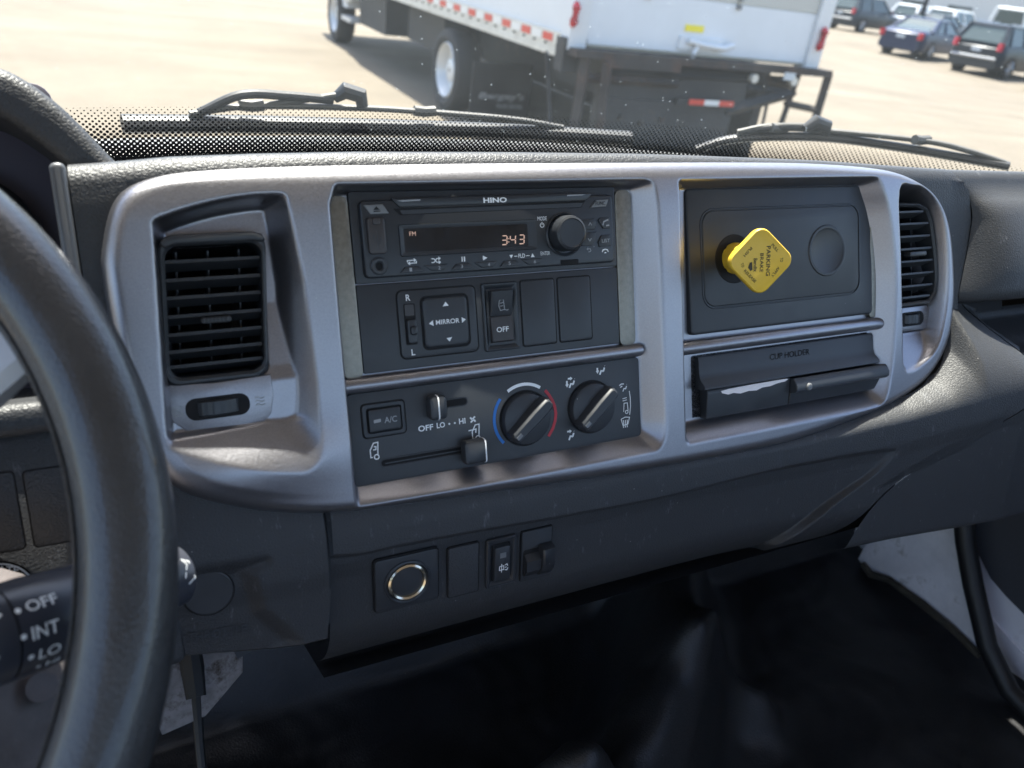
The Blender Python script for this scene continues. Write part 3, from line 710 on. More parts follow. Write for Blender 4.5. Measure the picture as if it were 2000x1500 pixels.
# ------------------------------------------------------------------ radio
def build_radio():
    p = Panel('car_radio', 'black car radio with amber clock display and round volume knob', 'radio', 92, 27, 0)
    p.prism('surround', rr(.2, -.5, 184, 53.2, 1.5), -4, .6, m_satin, .6)
    f = p.prism('faceplate', rr(5, 5, 179, 50.2, 3.2), 0, 6, m_gloss, 1.4, seg=3)
    f = p.root
    p.prism('top_bar', [(24, 4.3), (158, 3.6), (163, 4.2), (157, 8.8), (29, 9.6)], 5.5, 7.4, m_gloss, .8)
    for a in ([(27, 5.6), (42, 5.2), (42, 6.0), (31, 6.4)], [(143, 4.7), (157, 4.6), (154, 5.3), (143, 5.5)]): p.prism('bar_highlight', a, 7.3, 7.5, m_printg)
    p.text('brand_lettering', 'HINO', (83, 5.2, 99.2, 8.4), 7.5, m_print, bold=.035)
    p.prism('disc_slot', [(25, 10.2), (157, 8.9), (154, 12.9), (29, 14)], 5.5, 6.15, m_gap)
    p.prism('slot_flap', [(29, 11.2), (155.5, 10), (153.5, 12.6), (30.5, 13.6)], 5.6, 6.35, m_satin)
    b = p.prism('eject_button', [(7.1, 7.7), (18.6, 7.4), (22.4, 12.9), (10.8, 13.1)], 5.5, 7.2, m_btn, .6); p.prism('eject_mark', [(14.6, 8.6), (16.6, 10.6), (12.6, 10.7)], 7.2, 7.35, m_gap, parent=b); p.prism('eject_mark', [(12.6, 11.2), (16.8, 11.1), (16.8, 11.7), (12.7, 11.8)], 7.2, 7.35, m_gap, parent=b)
    b = p.prism('function_button', [(165.5, 8.5), (175, 8.2), (172.9, 12.8), (160.6, 13.4)], 5.5, 7.2, m_btn, .6); p.text('lettering', 'FUNC', (164.5, 9.4, 172, 12), 7.35, m_gap, b, .01)
    b = p.prism('usb_cover', rr(7.8, 15, 18.6, 36.2, 2), 5.5, 9, m_usb, 1.1); p.prism('pull_tab', rr(11, 15.4, 15.6, 19.2, 1), 8.8, 9.8, m_usb, .5, parent=b)
    p.strokes('usb_symbol', [[(13.2, 33), (13.2, 22.5)], [(13.2, 29), (11.2, 27), (11.2, 25)], [(13.2, 30.5), (15.2, 28.5), (15.2, 26.5)]], .5, 8.95, m_satin2, b)
    b = p.part('aux_jack', MB().lathe(13.4, 43.2, [(5.2, 5.5), (5.2, 7.2), (4.4, 7.9), (3.2, 7.9), (2.3, 7.2), (2.1, 5.5)], 28), m_satin2); p.part('jack_hole', MB().lathe(13.4, 43.2, [(2.3, 5.5), (2.3, 6.4), (.3, 6.4)], 20), m_gap, b)
    o = rr(27, 19.4, 119.8, 38.6, 1.6); i = rr(30.2, 22.2, 113.2, 36, .8)
    p.part('display_frame', MB().rings([[(u, v, 6) for u, v in o], [(u, v, 7) for u, v in offset_poly(o, .5)], [(u, v, 6.9) for u, v in offset_poly(o, 1.2)], [(u, v, 6.15) for u, v in i]]), m_satin)
    d = p.prism('display_screen', i, 5.6, 6.12, m_disp)
    p.text('lettering', 'FM', (33.8, 24, 37.8, 26.5), 6.25, m_amber, d, -.01)
    seg = dict(a=((0, 0), (1, 0)), b=((1, 0), (1, 1)), c=((1, 1), (1, 2)), d=((0, 2), (1, 2)), g=((0, 1), (1, 1)), f=((0, 0), (0, 1)), e=((0, 1), (0, 2)))
    ls = []
    for dg, u0 in (('abgcd', 94.2), ('fgbc', 100.2), ('abgcd', 106.4)):
        for s_ in dg:
            (x0, y0), (x1, y1) = seg[s_]; k = .12; dx, dy = (x1 - x0) * k, (y1 - y0) * k
            ls.append([(u0 + 3.7 * (x0 + dx) + .25 * (2 - y0), 29 + 2.75 * (y0 + dy)), (u0 + 3.7 * (x1 - dx) + .25 * (2 - y1), 29 + 2.75 * (y1 - dy))])
    for v in (30.9, 33): ls.append([(99.0, v), (99.6, v)])
    p.strokes('clock_digits', ls, .62, 6.15, m_amber, d)
    for k, (u0, u1) in enumerate(((25.8, 56.9), (58.9, 90.2), (91.9, 122.8))):
        mid = (u0 + u1) / 2 + 1
        for h, (a, c, tx) in enumerate(((u0, mid - 2, str(2 * k + 1)), (mid + 1.5, u1, str(2 * k + 2)))):
            if h == 0: pl = [(a, 48.2), (a + 3.6, 44.6), (c - 3, 44.5), (c + 2, 48.1)]
            else: pl = [(a + 2.5, 48.1), (a - 2.5, 44.5), (c, 44.3), (c - 2.8, 48)]
            b = p.prism('preset_button', pl, 5.5, 7, m_satin, .6); cx = (a + c) / 2 + (-.5 if h == 0 else .5)
            p.text('lettering', tx, (cx - .8, 45.3, cx + .8, 47.5), 7.12, m_printg, b, .005)
    # knob: true centre a little nearer than where its cap appears
    kb = p.part('knob_ring', MB().lathe(140.5, 29.8, [(14.3, 5.6), (14.3, 6.8), (13.4, 7.4), (12.4, 6.8), (12.2, 5.6)], 48), m_gloss)
    k = p.part('volume_knob', MB().lathe(139.6, 29.5, [(11.6, 5.8), (11.4, 15), (10.8, 17), (9.4, 17.8), (8.8, 17.2), (.4, 17.0)], 48), m_gloss)
    for pl, nm in (([(152.9, 21), (163.5, 20.4), (165, 23.5), (163.5, 27.6), (153.8, 27.9)], 'up_button'), ([(154.2, 29.6), (164.6, 29.3), (163.2, 36), (160, 38.2), (152.5, 38)], 'down_button'), ([(166.3, 21.5), (168.5, 20), (175.6, 19.8), (175.4, 27.2), (170, 27.4)], 'call_button'), ([(168.6, 31.7), (175.6, 31.5), (175.6, 39.2), (166.5, 39.4), (165.6, 36)], 'list_button')):
        b = p.prism(nm, pl, 5.5, 7, m_satin, .7); cx = sum(q[0] for q in pl) / len(pl); cv = sum(q[1] for q in pl) / len(pl)
        if nm == 'list_button': p.text('lettering', 'LIST', (168.3, 34.2, 174.6, 36.6), 7.15, m_printg, b, .01)
        elif nm == 'up_button': p.strokes('arrow_mark', [[(cx - 1.2, cv + .8), (cx, cv - .9), (cx + 1.2, cv + .8)]], .5, 7, m_printg, b)
        elif nm == 'down_button': p.strokes('arrow_mark', [[(cx - 1.2, cv - .8), (cx, cv + .9), (cx + 1.2, cv - .8)]], .5, 7, m_printg, b)
        else: p.strokes('handset_mark', [[(169.5, 25), (170.5, 22.8), (174, 21.6)], [(172, 25.6), (174.5, 25.2)]], .9, 7, m_printg, b)
    p.text('mode_lettering', 'MODE', (120.9, 17.9, 127.6, 20.4), 6.2, m_print, bold=0)
    p.strokes('power_mark', [circ(124, 23.4, 1.35, 12, -60, 240, False), [(124, 21.4), (124, 23.2)]], .45, 6.05, m_print)
    p.text('enter_lettering', 'ENTER', (121.8, 40.3, 128.7, 42.6), 6.2, m_print, bold=0)
    p.strokes('back_mark', [[(156.8, 40.2), (159.4, 40.2), (160, 41.3), (159.3, 42.2), (157.8, 42.2)], [(157.8, 39.4), (156.6, 40.2), (157.8, 41)]], .4, 6.05, m_printg)
    p.strokes('hang_up_mark', [[(168.8, 43), (169.4, 41.6), (171.2, 41.1), (173, 41.6), (173.6, 43)], [(170.4, 43.4), (172, 43.4)]], .8, 6.05, m_print)
    p.prism('infrared_window', rr(136.4, 46.4, 150, 50, .6), 5.6, 6.3, m_gap, .2)
    p.strokes('repeat_mark', [[(31.2, 42), (31.2, 40.9), (36, 40.9)], [(36.8, 41.4), (36.8, 42.6), (32, 42.6)], [(35.2, 40), (36.4, 40.9), (35.2, 41.8)], [(32.8, 41.7), (31.6, 42.6), (32.8, 43.5)]], .55, 6.05, m_print)
    p.strokes('shuffle_mark', [[(46.4, 40.7), (48, 40.7), (50, 43), (52, 43)], [(46.4, 43), (48, 43), (50, 40.7), (52, 40.7)], [(51, 39.8), (52.2, 40.7), (51, 41.6)], [(51, 42.1), (52.2, 43), (51, 43.9)]], .55, 6.05, m_print)
    p.strokes('pause_mark', [[(66.6, 40.5), (66.6, 43.5)], [(68.2, 40.5), (68.2, 43.5)]], .75, 6.05, m_print)
    p.prism('play_mark', [(80.8, 40.6), (83.8, 42.1), (80.8, 43.6)], 6, 6.25, m_print)
    p.text('folder_lettering', 'FLD', (105.6, 40.8, 110.4, 43.4), 6.2, m_print, bold=.015)
    p.prism('folder_mark', [(99.2, 41.2), (101.8, 41.2), (100.5, 43.4)], 6, 6.25, m_print); p.prism('folder_mark', [(114.6, 43.4), (117.2, 43.4), (115.9, 41)], 6, 6.25, m_print)
    p.strokes('folder_dash', [[(102.6, 42.2), (104.8, 42.2)], [(111.2, 42.3), (113.6, 42.3)]], .45, 6.05, m_print)
build_radio()

# ------------------------------------------------------------------ switch plate under the radio
def build_switches():
    p = Panel('switch_plate', 'black plate under the radio holding the mirror switch', 'switch plate', 92, 80, 0)
    p.prism('plate', rr(.2, 53.9, 184, 107.2, .8), -4, 0, m_satin, .5)
    q = Panel('mirror_switch', 'square mirror adjuster with white arrows and R and L selector', 'mirror switch', 50, 80, 0)
    q.prism('gap', rr(23.6, 58.2, 76.8, 101.4, 4), -1, .15, m_gap); q.prism('plate', rr(24.5, 59, 75.9, 100.6, 3.5), -1, .9, m_satin, .6)
    q.text('selector_lettering', 'R', (29.9, 61.4, 32.7, 65.2), 1.0, m_print, bold=.01); q.text('selector_lettering', 'L', (30.7, 95.2, 33.1, 98.9), 1.0, m_print, bold=.01)
    q.prism('slot', rr(27.8, 67, 35.2, 92.4, .8), 0, 1.02, m_gap); q.prism('slot_plate', rr(28.6, 67.6, 34.4, 74.4, .5), .5, 1.2, m_usb)
    q.prism('selector_slider', rr(28.8, 76.5, 35, 91.6, 1.6), 0, 3.4, m_satin, 1.2); q.prism('slider_grip', rr(30.2, 80.5, 34.8, 86.2, 1.6), 3, 5.4, m_gloss, 1.4)
    q.prism('pad_gap', rr(38.4, 63, 71, 97, 4), 0, 1.05, m_gap)
    b = q.prism('adjuster_pad', rr(39.4, 64, 69.8, 95.8, 3.6), -2, 2.8, m_satin, 2, seg=4)
    k = 2.82
    for t in ([(55.2, 67.8), (57, 70.4), (53.2, 70.6)], [(54, 90.6), (57.8, 90.3), (56, 92.9)], [(46, 78.6), (46.2, 82.2), (43.2, 80.5)], [(65.2, 78.4), (65.3, 82), (68, 80)]): q.prism('arrow_mark', [(u_ - .4, v_ - .3) for u_, v_ in t], k - .1, k + .12, m_print, parent=b)
    q.text('lettering', 'MIRROR', (47.4, 78.4, 63.2, 81.4), k + .15, m_print, b, .012)
    h = Panel('heater_switch', 'black rocker switch reading OFF with heated mirror symbol', 'rocker switch', 93, 80, 0)
    o = rr(80.4, 58.2, 105.8, 102.2, 1.4); i = rr(84.6, 63, 101.4, 97.6, 1.2)
    h.part('frame', MB().rings([[(u, v, -1) for u, v in o], [(u, v, 1.2) for u, v in o], [(u, v, 1.8) for u, v in offset_poly(o, .6)], [(u, v, 1.8) for u, v in offset_poly(o, 1.5)], [(u, v, -.8) for u, v in i]]), m_gloss)
    h.prism('well', i, -2, -.9, m_gap)
    def wedge(v0, w0, v1, w1, v2, w2, mat, nm):
        u0, u1 = 85.2, 100.6; pr = [(v0, -1.5), (v0, w0), ((v0 + v1) / 2, (w0 + w1) / 2 + .35), (v1, w1), (v2, w2), (v2, -1.5)]
        R = [[(u, a, b - c) for a, b in pr] for u, c in ((u0, .6), (u0 + .6, 0), (u1 - .6, 0), (u1, .6))]
        mb = MB().rings(R, cap=True); mb.add(R[0], [tuple(range(len(pr)))]); return h.part(nm, mb, mat)
    r1 = wedge(63.4, 6.2, 79.4, 1.8, 79.8, .2, m_satin, 'rocker'); r2 = wedge(80.2, 2.2, 95.6, 3.4, 96.8, 1, m_usb, 'rocker_face')
    h.text('lettering', 'OFF', (88.2, 86.6, 96.8, 90), 3.55, m_print, r2, .012)
    h.strokes('mirror_symbol', [[(90.8, 69.5), (93.6, 68.8), (94.2, 75.5), (91.2, 76), (90.2, 73), (90.8, 69.5)], [(93.2, 69.3), (95.5, 68.5), (96.6, 68.6)], [(94.2, 75.6), (96, 76.2), (97, 75.6)], [(91.2, 71.4), (93.4, 71)], [(91.2, 73.2), (93.4, 73)]], .45, 4.6, m_printg, r1)
    blank('plain switch blank next to the OFF rocker under the radio', 108.6, 58.4, 133.3, 101.3, 0, m_satin, 'plain blanks under the radio', 1.6)
    blank('plain switch blank farthest from the mirror switch under the radio', 136.4, 58.4, 161.3, 101.3, 0, m_satin, 'plain blanks under the radio', 1.6)
build_switches()

# ------------------------------------------------------------------ climate controls
def person_icon(u, v, k=1.):
    """seated figure seen from the side"""
    return [[(u + 2.2 * k, v - 2.9 * k), (u + 2.3 * k, v - 2.8 * k)], [(u + 2.0 * k, v - 1.6 * k), (u + 1.2 * k, v + .6 * k), (u - .8 * k, v + .4 * k), (u - 2.0 * k, v + 3 * k)], [(u + 1.0 * k, v + .4 * k), (u + .2 * k, v + 1.2 * k)]]
def build_climate():
    p = Panel('climate_panel', 'black climate control panel with two dials and two sliders', 'climate panel', 94, 147, 0)
    p.prism('plate', rr(-12, 118.4, 199.6, 176.6, 3), -4, 0, m_satin2, .6)
    p.prism('button_gap', rr(-4.6, 125.2, 24, 147.4, 3), -1, .15, m_gap); p.part('button_frame', MB().frame(rr(-3.8, 126, 23.2, 146.6, 2.4), rr(-1, 128.6, 20.8, 144, 1.4), -1, .9, 0, .4), m_satin)
    b = p.prism('ac_button', rr(-.2, 129.2, 20.2, 143.4, 1.2), -.5, 2.2, m_satin, 1); p.text('lettering', 'A/C', (9.4, 134.8, 17.4, 138.6), 2.3, m_printg, b, .01); p.prism('indicator', [(2.8, 135.7), (7.2, 135.4), (7.2, 137.4), (2.8, 137.7)], 2.1, 2.35, m_printg, parent=b)
    def slider_slot(u0, u1, v, hh):
        p.part('slot_rim', MB().frame(rr(u0 - 1, v - hh - 1, u1 + 1, v + hh + 1, hh + .9), rr(u0, v - hh, u1, v + hh, hh - .05), -1, .45, -.5, .2), m_satin); p.prism('slot', rr(u0, v - hh, u1, v + hh, hh - .05), -1, .12, m_gap)
    slider_slot(39, 65.2, 132.4, 2.1); slider_slot(5.6, 66, 164, 2.0)
    p.strokes('slot_cable', [[(8, 164.4), (60, 164.2)]], .7, .15, m_satin2)
    def slider(nm, u0, v0, u1, v1, lu):
        o = rr(u0, v0, u1, v1, 3.2, 5); c = ((u0 + u1) / 2, (v0 + v1) / 2)
        R = [[(u, v, 0) for u, v in offset_poly(o, 2.2)], [(u, v, 2.5) for u, v in offset_poly(o, 2.0)], [(u, v, 5) for u, v in o], [(u, v, 9) for u, v in o], [(u, v, 11) for u, v in offset_poly(o, .8)], [(u, v, 11.8) for u, v in offset_poly(o, 2.2)]]
        k = p.part(nm, MB().rings(R, cap=True), m_satin)
        pr = [(v0 - .05, 5.5), (v0 - .05, 9.3), (v0 + .9, 11.3), (v0 + 2.4, 12), (v1 - 2.4, 12), (v1 - .9, 11.3), (v1 + .05, 9.3), (v1 + .05, 5.5)]
        p.part('pointer_line', MB().rings([[(lu - .45, a, w_) for a, w_ in pr], [(lu + .45, a, w_) for a, w_ in pr]]), m_print, k)
    slider('fan_slider', 36.2, 124.6, 48.2, 140.2, 42); slider('air_slider', 57, 156.6, 74, 172.4, 71.6)
    p.text('lettering', 'OFF', (31.2, 144, 41.2, 147.8), .2, m_print, bold=.022); p.text('lettering', 'LO', (43.6, 143.8, 49.2, 147.4), .2, m_print, bold=.022)
    for u_ in (52.2, 56): p.part('dot', MB().lathe(u_, 145.7, [(.65, 0), (.65, .25), (.05, .25)], 10), m_print)
    p.text('lettering', 'HI', (58.9, 143.3, 63.4, 147), .2, m_print, bold=.022)
    fan = []
    for a in range(4):
        c, s_ = math.cos(rad(90 * a + 20)), math.sin(rad(90 * a + 20)); fan.append([(68.6 + .3 * c, 145.2 + .3 * s_), (68.6 + 1.3 * c - .3 * s_, 145.2 + 1.3 * s_ + .3 * c), (68.6 + 2.2 * c - 1.0 * s_, 145.2 + 2.2 * s_ + 1.0 * c)])
    p.strokes('fan_symbol', fan, 1.1, .02, m_print)
    def van(u, v, arrow):
        L = [[(u + 4.5, v + 8.3), (u + 5.2, v), (u + 2.4, v + .2), (u, v + 4.4), (u, v + 9), (u + 1.2, v + 9)], circ(u + 3.7, v + 9.1, 1.5, 12) + [(u + 5.2, v + 9.1)]]
        L.append([(u + 1.8, v + 4.4), (u + 3.6, v + 4.4), (u + 3.8, v + 2.6), (u + 2.4, v + 2.4)] if arrow else [(u - 2.6, v + 3.4), (u + 2.8, v + 3), (u + 2.4, v + 5.4)])
        p.strokes('cab_symbol', L, .7, .02, m_print)
    van(-.6, 150.2, True); van(67.6, 148.8, False)
    def arc(nm, u, v, r, a0, a1, wd, mat): p.strokes(nm, [circ(u, v, r, 18, a0, a1, False)], wd, .02, mat)
    arc('neutral_arc', 106.5, 148.9, 22.2, -122, -56, 2.1, m_print); arc('cold_arc', 106.5, 149, 22.8, 138, 220, 2.0, m_blue)
    p.strokes('hot_arc', [[(122.6, 132.8), (125.4, 136.4), (127.8, 140.6), (129.4, 145), (130, 149.8), (129, 155.2), (127, 160), (123.4, 165)]], 2.1, .02, m_red)
    def dial(u, v, r, ang, nm):
        p.part('dial_gap', MB().lathe(u, v, [(r + 1.6, 0), (r + 1.6, .2), (.3, .2)], 40), m_gap)
        d = p.part(nm, MB().lathe(u, v, [(r + .4, 0), (r, 3), (r - .6, 4.4), (r - 1.8, 5), (.3, 5)], 40), m_satin)
        c, s_ = math.cos(rad(ang)), math.sin(rad(ang)); L0, L1, h = -r - .6, r + .8, 5.2
        pl = [(L0, -2.6), (L0 + 1.6, -h + .6), (-3, -h), (4, -h - .4), (L1 - 2, -h), (L1, -2.8), (L1, 2.8), (L1 - 2, h), (4, h + .4), (-3, h), (L0 + 1.6, h - .6), (L0, 2.6)]
        W = lambda q: [(u + a * c - b * s_, v + a * s_ + b * c) for a, b in q]
        R = [[(*q, z) for q in W([(a * k, b * kb) for a, b in pl])] for k, kb, z in ((1, 1.05, 2), (1, .98, 6), (.99, .82, 10.5), (.96, .72, 12.6), (.90, .54, 13.5))]
        g = p.part('grip', MB().rings(R, cap=True), m_satin, d)
        p.strokes('pointer_mark', [W([(-r + 1.2, 0), (-r + 5.6, 0)])], 2.4, 13.5, m_btn, g)
    dial(106.5, 149.8, 17.6, -38.5, 'temperature_dial'); dial(158.2, 149.2, 17.4, -40, 'mode_dial')
    ic = person_icon(168.4, 124.4) + [[(164.6, 122.3), (164.6, 125)], [(163.8, 124.2), (164.6, 125.4), (165.4, 124.2)]]
    p.strokes('airflow_symbol', ic, 1.15, .02, m_print)
    ic = person_icon(143.6, 130.6) + [[(139.8, 128.5), (139.8, 131.6)], [(139, 130.8), (139.8, 132), (140.6, 130.8)], [(140.6, 127.2), (143, 127.2)], [(142.4, 126.4), (143.4, 127.2), (142.4, 128)]]
    p.strokes('airflow_symbol', ic, 1.15, .02, m_print)
    ic = person_icon(141.2, 167.2) + [[(138, 164), (140.4, 164)], [(139.8, 163.2), (140.8, 164), (139.8, 164.8)]]
    p.strokes('airflow_symbol', ic, 1.15, .02, m_print)
    ic = person_icon(186.6, 139.4, .8) + [[(182, 137.2), (184, 136.2), (186, 136.4)], [(182.8, 138.6), (184.6, 137.8)]]
    p.strokes('airflow_symbol', ic, .7, .02, m_print)
    p.strokes('demist_symbol', [[(184.4, 147), (188, 146.6)], [(184.4, 148.6), (188, 148.2)], [(185, 156.6), (185.6, 150.4), (188.4, 150.4), (188.8, 156.2)], circ(187.6, 157, 1.2, 10) + [(188.8, 157)]], .5, .02, m_print)
    p.strokes('defrost_symbol', [[(182.6, 161.6), (186.2, 160.6), (189.8, 161.2), (188.2, 166), (184, 166.4), (182.6, 161.6)]] + [[(184.4 + k * 1.6, 168.2), (184.2 + k * 1.6, 166), (184.8 + k * 1.6, 164.4), (184.4 + k * 1.6, 162.6)] for k in range(3)], .55, .02, m_print)
    p.strokes('range_arc', [[(190.4, 142), (191, 147), (191, 153), (190, 159.4)]], .55, .02, m_print)
build_climate()

# ------------------------------------------------------------------ parking brake panel and knob
def build_brake():
    p = Panel('brake_panel', 'black panel with a raised rounded frame holding the yellow knob', 'panel', 340, 55, -3, rx=-1.6); p.o = (340, 55, 0)
    p.prism('plate', rr(246.4, 1.6, 436.6, 107.8, 3.4), -6, 2.4, m_satin, 1.8, seg=3)
    o = rr(257.6, 16, 421.5, 90.2, 12, 6)
    p.part('frame_groove', MB().rings([[(u, v, 2.3) for u, v in o], [(u, v, 3.1) for u, v in offset_poly(o, .5)], [(u, v, 3.1) for u, v in offset_poly(o, 1.0)], [(u, v, 1.6) for u, v in offset_poly(o, 1.5)]]), m_gloss)
    p.prism('inset_face', offset_poly(o, 2.0), 0, 3.2, m_satin, .8, seg=3)
    p.part('round_dimple', MB().lathe(384, 52.6, [(20.6, 3.1), (20.0, 3.9), (18.6, 4.2), (17.2, 3.7), (16.6, 3.35), (.4, 3.35)], 48), m_satin)
    p.part('knob_hole', MB().lathe(288.6, 54, [(18.4, 3.1), (17.8, 3.6), (17, 3.45), (.4, 3.4)], 40), m_gap)
    k = Panel('parking_brake_knob', 'bright yellow diamond shaped parking brake knob', 'brake knob', 288.6, 53.4, 1, ry=-19.5, rx=3)
    k.o = (0, 0, 0)                                # own coordinates: u, v about the knob axis, w along it
    sp = []
    for a in range(0, 360, 6):
        t = 1 - .05 * (a % 90 > 40 and a % 90 < 50); sp.append((11.6 * t * math.cos(rad(a)), 11.6 * t * math.sin(rad(a))))
    R = [[(u, v, -2) for u, v in sp], [(u, v, 3) for u, v in sp], [(u * .97, v * .97, 3.6) for u, v in sp], [(u * .80, v * .80, 14) for u, v in sp], [(u * .78, v * .78, 28) for u, v in sp], [(u * 1.1, v * 1.1, 37) for u, v in sp], [(u * 1.35, v * 1.35, 41) for u, v in sp]]
    k.part('stem', MB().rings(R), m_yellow)
    h = 21.6
    dia = []
    for a in range(4):
        cx, cy = [(h - 7, 0), (0, h - 7), (-(h - 7), 0), (0, -(h - 7))][a]
        for j in range(7): an = rad(90 * a - 45 + 90 * j / 6); dia.append((cx + 7.6 * math.cos(an), cy + 7.6 * math.sin(an)))
    f = k.part('face', MB().rings([[(u * .90, v * .90, 39) for u, v in dia], [(u * .985, v * .985, 40.2) for u, v in dia], [(u, v, 42) for u, v in dia], [(u, v, 45) for u, v in dia], [(u * .985, v * .985, 46) for u, v in dia], [(u * .955, v * .955, 46.5) for u, v in dia], [(u * .935, v * .935, 46.3) for u, v in dia]], cap=True), m_yellow)
    T = 46.5
    k.text('lettering', 'PARKING', (-11.2, -1.9, 11.2, 1.6), T, m_printd, f, .012, 90); # turned a quarter: reads from top to bottom
    for o_, box in ((f.children[-1], None),): pass
    def tx(s_, cu, cv, L, H, rot, mat=m_printd, b=.008): return k.text('lettering', s_, (cu - L / 2, cv - H / 2, cu + L / 2, cv + H / 2), T, mat, f, b, rot)
    bpy.data.objects.remove(f.children[0])
    tx('PARKING', 5.0, .2, 20.5, 2.9, 90, b=.014); tx('BRAKE', .3, 1.2, 13, 2.5, 90); tx('Bendix', -4.2, 2.6, 9.2, 2.6, 90, b=.02)
    k.prism('maker_mark', [(-8.2, .8), (-6.6, .4), (-6.2, 5.6), (-7.6, 6.6), (-9.4, 4)], T - .2, T + .02, m_printd, parent=f)
    tx('PULL', 9.6, -8.6, 6.6, 2, 46); tx('TO', 14.6, -.2, 3, 2, 90); tx('APPLY', 10.4, 8, 8, 2, 128)
    tx('PUSH', -9.8, -6.6, 7.6, 2, 132); tx('TO', -13.4, 2.2, 3, 2, 66); tx('RELEASE', -7.8, 10, 11.6, 2, 46)
build_brake()

def build_cup():
    p = Panel('cup_holder', 'closed black cup holder drawer with torn left flap', 'cup holder', 345, 150, -1); p.o = (345, 150, 0)
    p.prism('recess', rr(249, 123.4, 440, 176, 2), -8, -3, m_gap)
    pr = [(124.4, -6), (124.4, .5), (126, 1.6), (137, 2.2), (142, 3.6), (146, 8.2), (148.4, 8.8), (149.4, 7), (149.4, -6)]
    R = [[(u, v, w_) for v, w_ in pr] for u in (252.5, 253.5, 436, 437)]; mb = MB().rings(R, cap=True); mb.add(R[0], [tuple(reversed(range(len(pr))))])
    p.part('top_lid', mb, m_satin)
    p.text('embossed_lettering', 'CUP HOLDER', (322, 129.6, 364, 134.4), 2.25, m_gap, bold=.002)
    def flap(nm, u0, u1, pr):
        R = [[(u, v, w_) for v, w_ in pr] for u in (u0, u0 + .8, u1 - .8, u1)]; R[0] = [(u0 + .4, v, w_ - .6) for v, w_ in pr]; R[-1] = [(u1 - .4, v, w_ - .6) for v, w_ in pr]
        mb = MB().rings(R, cap=True); mb.add(R[0], [tuple(reversed(range(len(pr))))]); return p.part(nm, mb, m_satin)
    fl = flap('left_flap', 256, 339, [(149.6, -6), (149.6, 5.6), (150.6, 6.4), (153, 6.6), (171, 4.4), (172, 3.2), (172, -6)])
    tp = [(269, 151.6), (276, 150.9), (288, 150.6), (302, 150.3), (318, 150.2), (334, 150.1), (336.5, 150.8), (333, 152), (325, 152.6), (318, 154), (310, 154), (304, 155.6), (296, 155), (288, 156), (281, 154.6), (276, 155.2), (270, 153.4)]
    wf = lambda v: 6.9 if v < 152.6 else 6.9 - (v - 152.6) * .12
    p.part('torn_patch', MB().rings([[(u, v, wf(v) - .9) for u, v in tp], [(u, v, wf(v)) for u, v in tp]], cap=True), m_torn, fl, label='pale torn edge where the plastic skin is worn away')
    fr = flap('right_flap', 338.8, 444, [(150.6, -6), (150.6, 9.5), (151.8, 11), (156, 13.4), (159.6, 13.2), (161.6, 11), (162.6, 6.4), (171.2, 4.4), (172, 3.4), (172, -6)])
    p.part('rivet', MB().lathe(352, 158, [(3.1, 11), (3, 13.8), (2.2, 14.6), (.3, 14.8)], 16), m_btn, fr)
build_cup()

